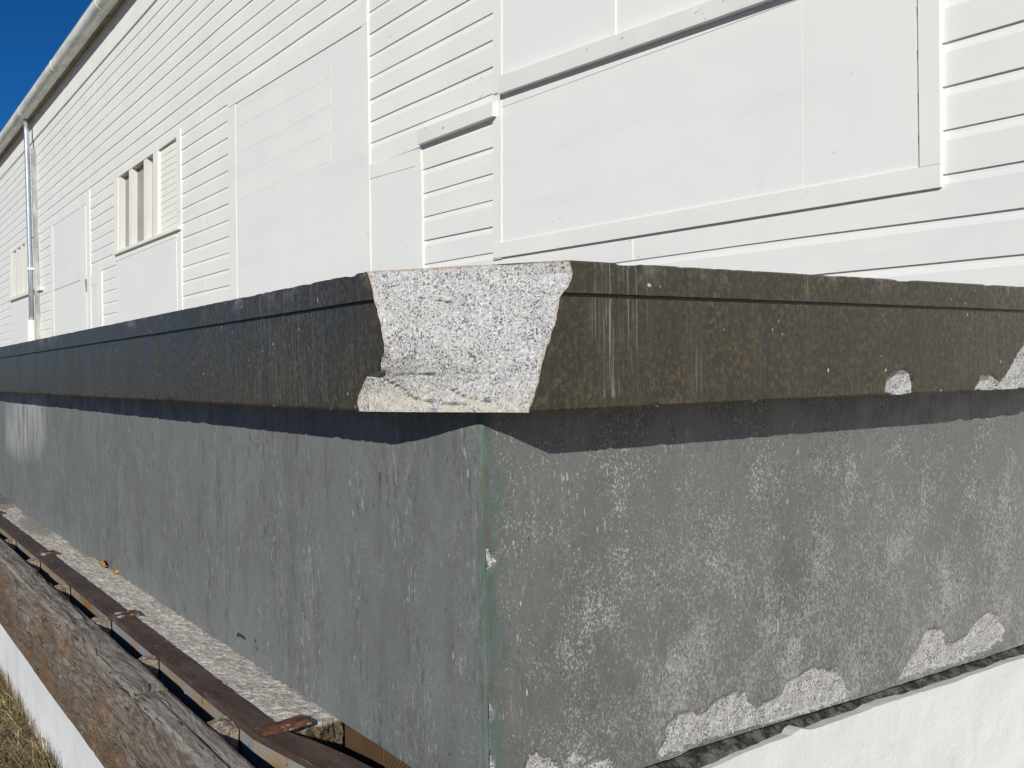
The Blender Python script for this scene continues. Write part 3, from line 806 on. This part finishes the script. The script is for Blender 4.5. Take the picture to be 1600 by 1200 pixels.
def fracture():
    nc = 90; u = np.linspace(0, 1, nc)
    L = np.array([slab_v[nL + r * cL] for r in range(nr)]); R = np.array([slab_v[nR + r * cR] for r in range(nr)])
    zz = zr.copy()
    # straighten the groove recess at both ends
    L[:, 0] = SB + .001; R[:, 1] = SA + .001
    k = np.exp(-np.linspace(-2.2, 2.2, 29) ** 2); k /= k.sum()
    Ls = np.stack([np.convolve(np.pad(L[:, i], 14, 'edge'), k, 'valid') for i in range(3)], 1); Ls[:, 2] = L[:, 2]
    P = Ls[:, None, :] * (1 - u)[None, :, None] + R[:, None, :] * u[None, :, None]
    P += (L - Ls)[:, None, :] * (np.clip(1 - u / .13, 0, 1) ** 2)[None, :, None]
    U = np.repeat(u[None], nr, 0); Zs = np.repeat(zz[:, None], nc, 1)
    env = np.minimum(np.clip(U / .06, 0, 1), np.clip((1 - U) / .06, 0, 1))
    nrm = np.array([-.69, -.72])                       # outward, towards the sun and camera
    d = fbm(U * 7, Zs * 17, 5, 1) * .006 + fbm(U * 2, Zs * 5, 2, 4) * .007 + fbm(U * 40, Zs * 100, 3, 6) * .0014
    d += .003 * np.clip((ZB + .06 + .02 * U + .015 * fbm(U * 5, U * 0, 3) - Zs) / .05, 0, 1) * (1 - .9 * U)       # proud conchoidal lip low down
    # sharp steps where flakes left
    d -= .002 * (((Zs - .105) + .13 * (U - .25) + .01 * fbm(U * 9, U * 0, 3)) > 0) * np.clip((U - .2) / .2, 0, 1)
    d -= .0014 * ((Zs - (-.012 - .035 * U + .02 * fbm(U * 4, U * 0 + 3, 4))) > 0) * np.clip((.75 - U) / .5, 0, 1)
    d *= env
    P[..., 0] += nrm[0] * d; P[..., 1] += nrm[1] * d
    crack = np.full(U.shape, .05)
    # real crack lines across the broken face (u, z)
    def toz(y): return .168 - (y - 405) / (645 - 405) * .234
    for pl in ([(.02, toz(580)), (.18, toz(582)), (.28, toz(581)), (.40, toz(584))],
               [(.10, toz(590)), (.25, toz(605)), (.34, toz(622)), (.48, toz(630)), (.7, toz(634))],
               [(.25, toz(458)), (.33, toz(462)), (.42, toz(468)), (.5, toz(473))],
               [(.52, toz(606)), (.64, toz(621)), (.78, toz(628))]):
        crack = np.minimum(crack, dline(U * .42, Zs, [(a * .42, z) for a, z in pl]))
    P = P - np.array([nrm[0], nrm[1], 0]) * (np.clip(1 - crack / .002, 0, 1) * .006)[..., None]
    rim = np.minimum(np.minimum(U, 1 - U) * .42, np.minimum(ZT - Zs, .02 + 0 * Zs))
    o = mesh_obj('broken_corner', P.reshape(-1, 3).tolist(), grid_faces(nr, nc, 0), MFrac, attrs={'crack': crack.ravel(), 'rim': rim.ravel()})
    o.parent = slab; o['label'] = 'pale freshly broken granite face where the slab corner is missing'
fracture()

# ------------------------------------------------------------------ granite block under the slab
PB, PA = .862, 1.348
PT, PZ = -.0655, -.722
ped_v = []; ped_f = []; at = {k: [] for k in ('side', 'wear', 'pale', 'scratch', 'dark', 'arris', 'red', 'chip')}
def ped_face(kind):
    zs = np.linspace(PZ, PT, 132)
    s = gspace(PA, 8.88, .005, 1.012) if kind == 'L' else gspace(PB, 3.05, .0045, 1.0015)
    S, Zs = np.meshgrid(s, zs)
    D = fbm(S * 2.2, Zs * 2.2, 3, 7) * .0015 + fbm(S * 18, Zs * 18, 3, 2) * .0005
    edge = S - s[0]
    D += np.clip(1 - edge / .010, 0, 1) ** 2 * (.0035 + .003 * (fbm(Zs * 14, Zs * 0 + 4, 4) + .3))   # worn arris
    chip = np.full(S.shape, -.05); pale = np.zeros(S.shape); scr = np.full(S.shape, .05); drk = np.full(S.shape, .05); red = np.full(S.shape, -.05)
    pj = (lambda x, y: onb(x, y, PB)) if kind == 'L' else (lambda x, y: ona(x, y, PA))
    if kind == 'R':
        P = [[(1025, 1182), (1040, 1160), (1042, 1135), (1060, 1115), (1085, 1112), (1097, 1118), (1120, 1095), (1145, 1083), (1165, 1082), (1175, 1100), (1183, 1110), (1195, 1097), (1208, 1094), (1222, 1085), (1232, 1065), (1250, 1057), (1262, 1048), (1275, 1042), (1290, 1045), (1305, 1048), (1318, 1058), (1328, 1080), (1325, 1092), (1270, 1112), (1100, 1172)],
             [(1403, 1062), (1420, 1035), (1435, 1010), (1448, 985), (1462, 982), (1474, 983), (1478, 1005), (1490, 1005), (1512, 992), (1528, 968), (1545, 955), (1560, 962), (1570, 980), (1568, 1000), (1540, 1018), (1480, 1040)],
             [(822, 1203), (826, 1182), (840, 1176), (850, 1186), (870, 1192), (880, 1204)], [(886, 1188), (896, 1176), (907, 1184), (908, 1190), (894, 1191)],
             [(905, 1203), (925, 1190), (950, 1186), (962, 1196), (965, 1203)]]
        for p in P: chip = np.maximum(chip, sdpoly(S, Zs, [pj(x, y) for x, y in p]))
        for p in ([(1215, 968), (1216, 983), (1214, 992)], [(1578, 792), (1577, 822)], [(1502, 920), (1499, 952)], [(821, 1072), (825, 1088)], [(812, 938), (815, 948)], [(1552, 915), (1550, 938)], [(1136, 815), (1139, 822)], [(1449, 880), (1446, 897)]):
            scr = np.minimum(scr, dline(S, Zs, [pj(x, y) for x, y in p]))
        for p in [(1375, 705), (1330, 700)]:
            pass
    else:
        pale = np.clip(sdpoly(S, Zs, [pj(x, y) for x, y in [(8, 600), (72, 600), (70, 690), (60, 712), (30, 716), (10, 700)]]) / .12 + .35, 0, 1)
        for p in ([(331, 733), (333, 745), (330, 757)], [(198, 760), (200, 772)], [(449, 762), (449, 772)], [(618, 847), (619, 862)], [(706, 1012), (708, 1030)], [(301, 677), (301, 690)], [(46, 793), (47, 800)], [(557, 735), (559, 745)], [(534, 765), (537, 778)], [(697, 700), (699, 705)], [(635, 920), (637, 930)]):
            scr = np.minimum(scr, dline(S, Zs, [pj(x, y) for x, y in p]))
        for p in ([(588, 730), (593, 738), (594, 766)], [(599, 748), (600, 766)], [(362, 905), (365, 940)], [(627, 945), (628, 985)], [(585, 770), (583, 800)]):
            drk = np.minimum(drk, dline(S, Zs, [pj(x, y) for x, y in p]))
        for p in ([(368, 1001), (372, 990), (384, 998), (386, 1006)], [(396, 985), (398, 1000), (404, 1018)]):
            drk = np.minimum(drk, dline(S, Zs, [pj(x, y) for x, y in p]) - .003)
        red = np.maximum(sdpoly(S, Zs, [pj(x, y) for x, y in [(748, 964), (751, 962), (751, 980), (749, 978)]]), sdpoly(S, Zs, [pj(x, y) for x, y in [(747, 927), (750, 926), (749, 938), (748, 938)]]))
    if kind == 'R':
        for c in [(757, 877, .020, .016), (761, 1110, .013, .018), (762, 1195, .012, .02)]:
            b, z = pj(c[0], c[1]); chip = np.maximum(chip, .012 * (1 - np.hypot((S - b) / c[2], (Zs - z) / c[3])))
        b, z = pj(753, 862); red = np.maximum(red, .006 - np.hypot(S - b, Zs - z))
    dep = np.clip((chip + .004) / .010, 0, 1)
    D += dep * (.007 + fbm(S * 45, Zs * 45, 4, 3) * .005)
    low = np.clip(1 - (Zs - PZ) / .006, 0, 1)
    if kind == 'R': Zs = Zs + low * np.clip(dep, 0, 1) * (.011 + .010 * fbm(S * 22, S * 0, 3))
    Zs = Zs + low * .002 * fbm(S * 30, S * 0 + 1, 3)
    n = len(ped_v)
    Pn = np.stack([PB + D, S, Zs + EYE], -1) if kind == 'L' else np.stack([S, PA + D, Zs + EYE], -1)
    # meet at the arris
    if kind == 'L': Pn[:, 0, 1] = PA + .0
    nr_, nc_ = S.shape
    if kind == 'R':
        Pn[:, 0, :] = ped_edge
    ped_v.extend(Pn.reshape(-1, 3).tolist()); ped_f.extend(grid_faces(nr_, nc_, n, kind == 'L'))
    wear = np.zeros(S.shape)
    if kind == 'R':
        wear = np.clip((S - .93) / .35, -.6, 1) * np.clip((PT - .06 - Zs) / .25, .15, 1) * 1.0 - .2
        wear += .35 * np.exp(-((Zs + .62) / .1) ** 2)
    else: wear = -.75 + .25 * fbm(S * 2, Zs * 2, 2)
    at['side'] += [0. if kind == 'L' else 1.] * S.size
    at['wear'] += wear.ravel().tolist(); at['pale'] += pale.ravel().tolist(); at['scratch'] += scr.ravel().tolist()
    at['dark'] += drk.ravel().tolist(); at['red'] += red.ravel().tolist(); at['chip'] += chip.ravel().tolist()
    at['arris'] += ((edge * 3.2 if kind == 'L' else edge * 1.0) + np.clip((-.45 - Zs) / .2, 0, 1) * .012).ravel().tolist()
    return Pn
PL = ped_face('L'); ped_edge = PL[:, 0, :]; PR = ped_face('R')
def ped_cap(pts):
    n = len(ped_v); ped_v.extend(pts); ped_f.append(tuple(range(n, n + len(pts))))
    for k in at: at[k] += [(.05 if k in ('scratch', 'dark', 'arris') else -.05 if k in ('chip', 'red') else 0.)] * len(pts)
for r in (-1, 0):
    ped_cap([tuple(p) for p in PL[r][::-1]] + [tuple(p) for p in PR[r][1:]] + [(3.05, 8.88, PR[r][-1][2])])
ped_cap([(PB, 8.88, PZ + EYE), (PB, 8.88, PT + EYE), (3.05, 8.88, PT + EYE), (3.05, 8.88, PZ + EYE)])
ped_cap([(3.05, PA, PZ + EYE), (3.05, 8.88, PZ + EYE), (3.05, 8.88, PT + EYE), (3.05, PA, PT + EYE)])
ped = mesh_obj('granite_block', ped_v, ped_f, MPed, attrs=at)
tag(ped, 'large grey painted granite block with worn speckled sides under the dark slab', 'stone block')

# ------------------------------------------------------------------ foundation
fnd = empty('foundation', (.56, 1.35, 0))
tag(fnd, 'low white painted masonry foundation carrying the grey granite block', 'foundation')
def base_wall():
    m = MB()
    # long outer face (a runs away), z from ground to the seat of the timber
    s = gspace(1.345, 9.2, .02, 1.02); zs = np.linspace(-1.25, -.992, 16)
    S, Zs = np.meshgrid(s, zs)
    D = fbm(S * 5, Zs * 5, 4, 3) * .006
    topj = np.zeros(S.shape); topj[-1] = fbm(s * 9, s * 0, 3) * .005
    P = np.stack([.560 + D, S, Zs + topj + EYE], -1)
    m.add(P.reshape(-1, 3).tolist(), grid_faces(16, len(s), 0, True))
    last = P[-1]
    q = [tuple(p) for p in last] + [(.70, p[1], p[2]) for p in last]
    m.add(q, [(i, i + 1, i + 1 + len(s), i + len(s)) for i in range(len(s) - 1)])
    # short face under the block
    s = gspace(.560, 3.25, .012, 1.004); zs = np.concatenate([np.linspace(-1.25, -.80, 30), np.linspace(-.79, -.7525, 12)])
    S, Zs = np.meshgrid(s, zs)
    D = fbm(S * 4, Zs * 7, 3, 9) * .005 + fbm(S * 22, Zs * 22, 3, 1) * .0007 - .005
    tj = fbm(s * 7, s * 0 + 2, 4) * .006
    tj += .010 * np.clip(1 - np.abs(s - 1.62) / .03, 0, 1) - .008 * np.clip(1 - np.abs(s - 1.35) / .12, 0, 1)
    f = np.clip((Zs + .79) / .0375, 0, 1)
    P = np.stack([S, 1.348 + D, Zs + f * tj[None] + EYE], -1)
    m.add(P.reshape(-1, 3).tolist(), grid_faces(len(zs), len(s), 0))
    last = P[-1]
    q = [tuple(p) for p in last] + [(p[0], 1.40, p[2] - .004) for p in last]
    m.add(q, [(i, i + 1, i + 1 + len(s), i + len(s)) for i in range(len(s) - 1)])
    m.box(1.40, 9.2, .70, 3.25, -1.25, -.93)
    m.box(1.40, 9.2, .90, 3.25, -.929, -.765)
    m.box(1.352, 1.40, .57, .86, -1.2, -.765)
    return m
sub('painted_wall', base_wall(), MBase, fnd)
def mortar():
    s = gspace(.80, 3.2, .006, 1.002); zs = np.linspace(-.768, -.7225, 14)
    S, Zs = np.meshgrid(s, zs)
    D = fbm(S * 7, Zs * 14, 4, 3) * .012 + fbm(S * 50, Zs * 50, 3, 5) * .004 + .008 - .024 * np.clip((-.740 - Zs) / .014, 0, 1)
    m = MB(); P = np.stack([S, 1.379 + D, Zs + EYE], -1)
    m.add(P.reshape(-1, 3).tolist(), grid_faces(14, len(s)))
    return m
sub('mortar_bed', mortar(), MMort, fnd)
def ledge():
    s = gspace(1.940, 8.9, .005, 1.0018); b = np.linspace(.742, .880, 32)
    S, Bb = np.meshgrid(s, b)
    sm = np.clip(sdpoly(S, Bb, [(2.3, .80), (2.9, .835), (3.3, .88), (1.93, .88), (1.98, .84)]) / .02 + .45, 0, 1) * .0
    strip_ = np.clip((Bb - (.838 + .012 * fbm(S * 3, S * 0, 3))) / .006, 0, 1)
    sm = np.maximum(sm, strip_ * (fbm(S * 1.4, S * 0 + 2, 2) > -.15))
    fx, fb = onz(15, 812, -.72)
    sm = np.maximum(sm, np.clip(1.5 - np.hypot((S - 5.35) / .35, (Bb - .82) / .05), 0, 1))
    sm = np.clip(sm, 0, 1)
    Zn = -.727 + (fbm(S * 11, Bb * 16, 5, 2) * .006 + np.abs(fbm(S * 45, Bb * 45, 3, 5)) * .007) * (1 - .85 * sm) + sm * .003
    S2 = S.copy(); S2[:, 0] += fbm(b * 30, b * 0, 3) * .01
    P = np.stack([Bb, S2, Zn + EYE], -1)
    m = MB(); m.add(P.reshape(-1, 3).tolist(), grid_faces(32, len(s), 0, True))
    # rough broken end and outer side
    e = P[:, 0, :]; q = []
    K = 12
    for k in range(K):
        f = k / (K - 1)
        for i, p in enumerate(e):
            q.append((p[0], p[1] + float(fbm(p[0] * 60, f * 9, 3)) * .012 * (f > 0) + .006 * f, p[2] - f * .19))
    m.add(q, grid_faces(K, 32, 0))
    e = P[0, :, :]; q = [tuple(p) for p in e] + [(p[0], p[1], p[2] - .2) for p in e]
    m.add(q, [(i, i + 1, i + 1 + len(s), i + len(s)) for i in range(len(s) - 1)])
    smv = sm.ravel().tolist() + [0.] * (len(m.v) - sm.size)
    dv = [0.] * sm.size + [min(1., (i // 32) / 1.0) for i in range(K * 32)]; dv += [.6] * (len(m.v) - len(dv))
    o = sub('concrete_ledge', m, MConc, fnd, attrs={'smooth': smv, 'dirt': dv}); o['label'] = 'rough grey concrete ledge with a broken end'
ledge()
# packing timbers seen end-on under the block
def packing(a0, a1, mat, label, b0=.868, z0=-.93):
    m = MB(); n = 10
    m.box(a0, a1, b0, b0 + .6, z0, -.7235)
    o = mesh_obj('packing_timber', m.v, m.f, mat)
    bev = o.modifiers.new('b', 'BEVEL'); bev.width = .004; bev.segments = 2
    tag(o, label, 'timber', 'packing timbers under the granite block'); return o
packing(1.725, 1.905, mat_endgrain('end_grain_brown', 1.93, -.70 + EYE), 'brown timber end with curved growth rings under the block, beside the broken concrete ledge')
packing(1.50, 1.718, mat_endgrain('end_grain_orange', 1.30, -1.1 + EYE), 'orange brown timber end under the block, nearest the corner', .864)
m = MB(); m.prism([(6.22, -.700), (6.9, -.700), (6.9, -.726), (6.2, -.726)], .735, .880)
o = mesh_obj('wood_offcut', m.v, m.f, mat_timber('dark_offcut_wood', 4.4, .45)); tag(o, 'flat dark brown board lying across the concrete ledge at the left edge', 'board')

# ------------------------------------------------------------------ outer timbers
def timber(a0, a1, seed, mat, b0=.556, b1=.639, zt=-.7205, zb=-.991, near=False):
    s = np.linspace(a0, a1, max(8, int((a1 - a0) / (.009 if a1 > 5 else .006))))
    # section outline (b,z), going round: inner bottom -> inner top -> outer top -> outer bottom
    sec = [(b1, z) for z in np.linspace(zb, zt - .01, 8)] + [(b1 - .004, zt - .003)] + [(b, zt) for b in np.linspace(b1 - .012, b0 + .014, 8)]
    sec += [(b0 + .008, zt - .0015), (b0 + .003, zt - .005), (b0 + .0008, zt - .010)] + [(b0, z) for z in np.linspace(zt - .016, zb, 56)]
    sec = np.array(sec); K = len(sec); V = []
    for k in range(K):
        bb, zz = sec[k]
        arc = k * .012 if k < 17 else .204 + (k - 17) * .005
        d = fbm(s * 1.6, s * 0 + arc * 26, 5, seed) * .006 + fbm(s * 7, s * 0 + arc * 60, 4, seed + 2) * .0035
        ck = fbm(s * 1.3 + fbm(s * 4, s * 0 + arc * 9, 2) * .6, s * 0 + arc * 55, 4, seed + 5)
        d = d - np.clip(ck - .20, 0, 1) * .030
        vn = fbm(s * 9, s * 0 + arc * 7, 3, seed + 8); d = d - (np.clip(vn - .42, 0, 1) * .05 if k >= 20 else 0)
        # end wear
        en = np.minimum(s - a0, a1 - s); d = d - np.clip(1 - en / .02, 0, 1) * .006
        if k < 8: nb, nz = 1, 0
        elif k < 17: nb, nz = 0, 1
        elif k < 20: nb, nz = -.7, .7
        else: nb, nz = -1, 0
        if k < 8: d = d * .3
        if 8 <= k < 17: d = d * .55
        if k == K - 1: d = d * .3
        V.append(np.stack([bb + nb * d, s, zz + nz * d + EYE], -1))
    V = np.array(V)
    je = fbm(np.arange(K) * .4, np.zeros(K), 3, seed + 1) * .012
    V[:, 0, 1] += je; V[:, -1, 1] += je * .8
    m = MB(); m.add(V.reshape(-1, 3).tolist(), grid_faces(K, len(s)) + [(0, (K - 1) * len(s), (K - 1) * len(s) + 0, 0)][:0])
    n = len(s)
    m.f.append(tuple(k * n for k in range(K))); m.f.append(tuple(k * n + n - 1 for k in range(K))[::-1])
    m.f += [((K - 1) * n + i, (K - 1) * n + i + 1, i + 1, i) for i in range(n - 1)]
    o = mesh_obj('timber_beam', m.v, m.f, mat); return o
o = timber(2.372, 9.1, 1, mat_timber('weathered_timber', 1.7)); tag(o, 'long grey weathered timber plank standing on edge on the white foundation, farther of the two', 'timber', 'weathered timbers on the foundation')
o = timber(1.345, 2.362, 4, mat_timber('weathered_timber_near', 3.1, .95), .552, .6385, -.7225); tag(o, 'nearer grey weathered timber with swirling grain, beyond the chipped joint', 'timber', 'weathered timbers on the foundation')

# ------------------------------------------------------------------ steel rails and lugs
def bar(path, w, zt, depth, rough=.0):
    """flat topped bar along path [(a,b_outer)], width w inward, returns top and side meshes"""
    top = MB(); side = MB(); n = len(path)
    for i, (a, b) in enumerate(path):
        ww = w if np.isscalar(w) else w[i]
        top.v += [W3(a, b, zt - .0015), W3(a, b + .003, zt), W3(a, b + ww - .003, zt), W3(a, b + ww, zt - .004), W3(a, b + ww, zt - .012), W3(a, b, zt - .012)]
        side.v += [W3(a, b + .002, zt - .0125), W3(a, b + .002, zt - depth), W3(a, b + .009, zt - depth), W3(a, b + .009, zt - .0125)]
    for i in range(n - 1):
        for k in range(6): top.f.append((i * 6 + k, i * 6 + (k + 1) % 6, i * 6 + 6 + (k + 1) % 6, i * 6 + 6 + k))
        for k in range(4): side.f.append((i * 4 + k, i * 4 + (k + 1) % 4, i * 4 + 4 + (k + 1) % 4, i * 4 + 4 + k))
    for e in (0, n - 1):
        top.f.append(tuple(e * 6 + k for k in range(6))); side.f.append(tuple(e * 4 + k for k in range(4)))
    return top, side
def lug(a, b0, b1, wd, zt, parent, tilt=0.0, skew=0.0):
    s = np.linspace(b0, b1, 24); t = np.linspace(-wd / 2, wd / 2, 12); S, T = np.meshgrid(s, t)
    ed = np.minimum(np.minimum(S - b0, b1 - S), wd / 2 - np.abs(T))
    jag = fbm(S * 40, T * 40, 3, a) * .004
    Zt = zt + .005 + fbm(S * 70, T * 70, 3, a) * .0015 + (S - b0) * tilt - np.clip(1 - ed / .003, 0, 1) * .002
    top = np.stack([S + jag * (ed < .002), a + T + jag * (ed < .002) + (S - b0) * skew, Zt + EYE], -1)
    m = MB(); m.add(top.reshape(-1, 3).tolist(), grid_faces(12, 24, 0))
    bot = top.copy(); bot[..., 2] -= .008
    m.add(bot.reshape(-1, 3).tolist(), grid_faces(12, 24, 0, True))
    N = 12 * 24
    ring = [j for j in range(24)] + [i * 24 + 23 for i in range(1, 12)] + [11 * 24 + j for j in range(22, -1, -1)] + [i * 24 for i in range(10, 0, -1)]
    m.f += [(ring[i], ring[i] + N, ring[(i + 1) % len(ring)] + N, ring[(i + 1) % len(ring)]) for i in range(len(ring))]
    return sub('rusty_lug', m, MRust, parent)
r1 = empty('steel_rail', W3(1.95, .69, -.79)); tag(r1, 'long rusty brown steel rail between the timber plank and the concrete ledge', 'rail', 'rusty steel rails')
t, s_ = bar([(a, .6865) for a in np.linspace(1.945, 9.0, 12)], .0605, -.7195, .085)
sub('top_flange', t, MRT, r1); sub('web', s_, MRS, r1)
lug(3.15, .690, .762, .062, -.7195, r1, .02); lug(4.47, .690, .765, .085, -.7195, r1, .0); lug(6.0, .690, .77, .1, -.7195, r1, .0)
r2 = empty('steel_rail', W3(1.60, .72, -.79)); tag(r2, 'nearest rusty steel rail piece with green stains, bent towards the granite block', 'rail', 'rusty steel rails')
t, s_ = bar([(1.942, .6865), (1.90, .692), (1.824, .703), (1.705, .720), (1.40, .752)], [.057, .060, .070, .076, .08], -.7195, .085)
sub('top_flange', t, MRT, r2); sub('web', s_, MRS, r2)
lug(1.935, .700, .798, .046, -.7185, r2, .06, .0)

# ------------------------------------------------------------------ spacer blocks between timber and rail
def block(a0, a1, seed, label, zt=-.7235):
    bs = np.linspace(.6425, .684, 10); as_ = np.linspace(a0, a1, max(6, int((a1 - a0) / .006)))
    S, Bb = np.meshgrid(as_, bs)
    Zt = zt - .004 + fbm(S * 45, Bb * 45, 4, seed) * .006 - np.clip((.655 - Bb) / .02, 0, 1) * .006 - np.clip(1 - (S - a0) / .012, 0, 1) * .004
    m = MB(); top = np.stack([Bb, S, Zt + EYE], -1); nc = len(as_)
    m.add(top.reshape(-1, 3).tolist(), grid_faces(10, nc, 0, True))
    for k, e in enumerate((top[:, 0], top[:, -1], top[0], top[-1])):
        q = [tuple(p) for p in e] + [(p[0] + (.0), p[1], EYE - .80) for p in e]; n = len(e)
        m.add(q, [(i, i + 1, i + 1 + n, i + n) for i in range(n - 1)])
    o = mesh_obj('wood_block', m.v, m.f, MBlock); tag(o, label, 'wood block', 'wood blocks wedged between timber and rail')
def blk(xf, xn):
    yf = 598 + .89 * (xf + 270) ; af = onz(xf, yf, -.72)[0]
    yn = 598 + .828 * (xn + 270); an = onz(xn, yn, -.72)[0]
    return an, af
BL = [((318, 372), 'rough wood block between timber and rail, nearest and widest'), ((212, 247), 'rough wood block between timber and rail, second nearest'),
      ((138, 173), 'cracked wood block between timber and rail beside the middle rusty lug'), ((82, 109), 'pale wood block between timber and rail, fourth from the front'),
      ((40, 62), 'small wood block between timber and rail beside the far rusty lug'), ((8, 24), 'farthest small wood block between timber and rail')]
for i, ((xf, xn), lab) in enumerate(BL):
    an, af = blk(xf, xn); block(an, max(af, an + .05), i, lab)

# ------------------------------------------------------------------ dry leaves and twigs
def leaf(px, py, L, Wd, rot, curl, label):
    a, b = onz(px, py, -.715)
    V = []; F = []
    n, k = 9, 5
    for i in range(n):
        f = i / (n - 1); w = Wd * math.sin(math.pi * min(1, f * .92 + .06)) ** .8
        for j in range(k):
            g = (j / (k - 1) - .5) * 2
            x = (f - .5) * L; y = g * w
            z = curl * (g * g) * w * 1.4 + curl * (f - .5) ** 2 * L * .9
            V.append((x, y, z))
    F = grid_faces(n, k)
    me = [Vector(v) for v in V]
    R = Matrix.Rotation(rot, 3, 'Z') @ Matrix.Rotation(.85, 3, 'X')
    P = [R @ v for v in me]; mz = min(p.z for p in P)
    o = mesh_obj('dry_leaf', [(p.x, p.y, p.z - mz) for p in P], F, MLeaf, smooth=True)
    sol = o.modifiers.new('s', 'SOLIDIFY'); sol.thickness = .0012
    o.location = (b, a, EYE - .722)
    tag(o, label, 'leaf', 'dry leaves on the ledge')
MLeaf = mat_leaf()
leaf(158, 884, .085, .022, 1.5, .6, 'larger orange brown dry leaf curled against the foot of the grey block')
leaf(178, 894, .05, .012, 1.9, .9, 'small thin curled brown leaf beside the larger orange leaf')
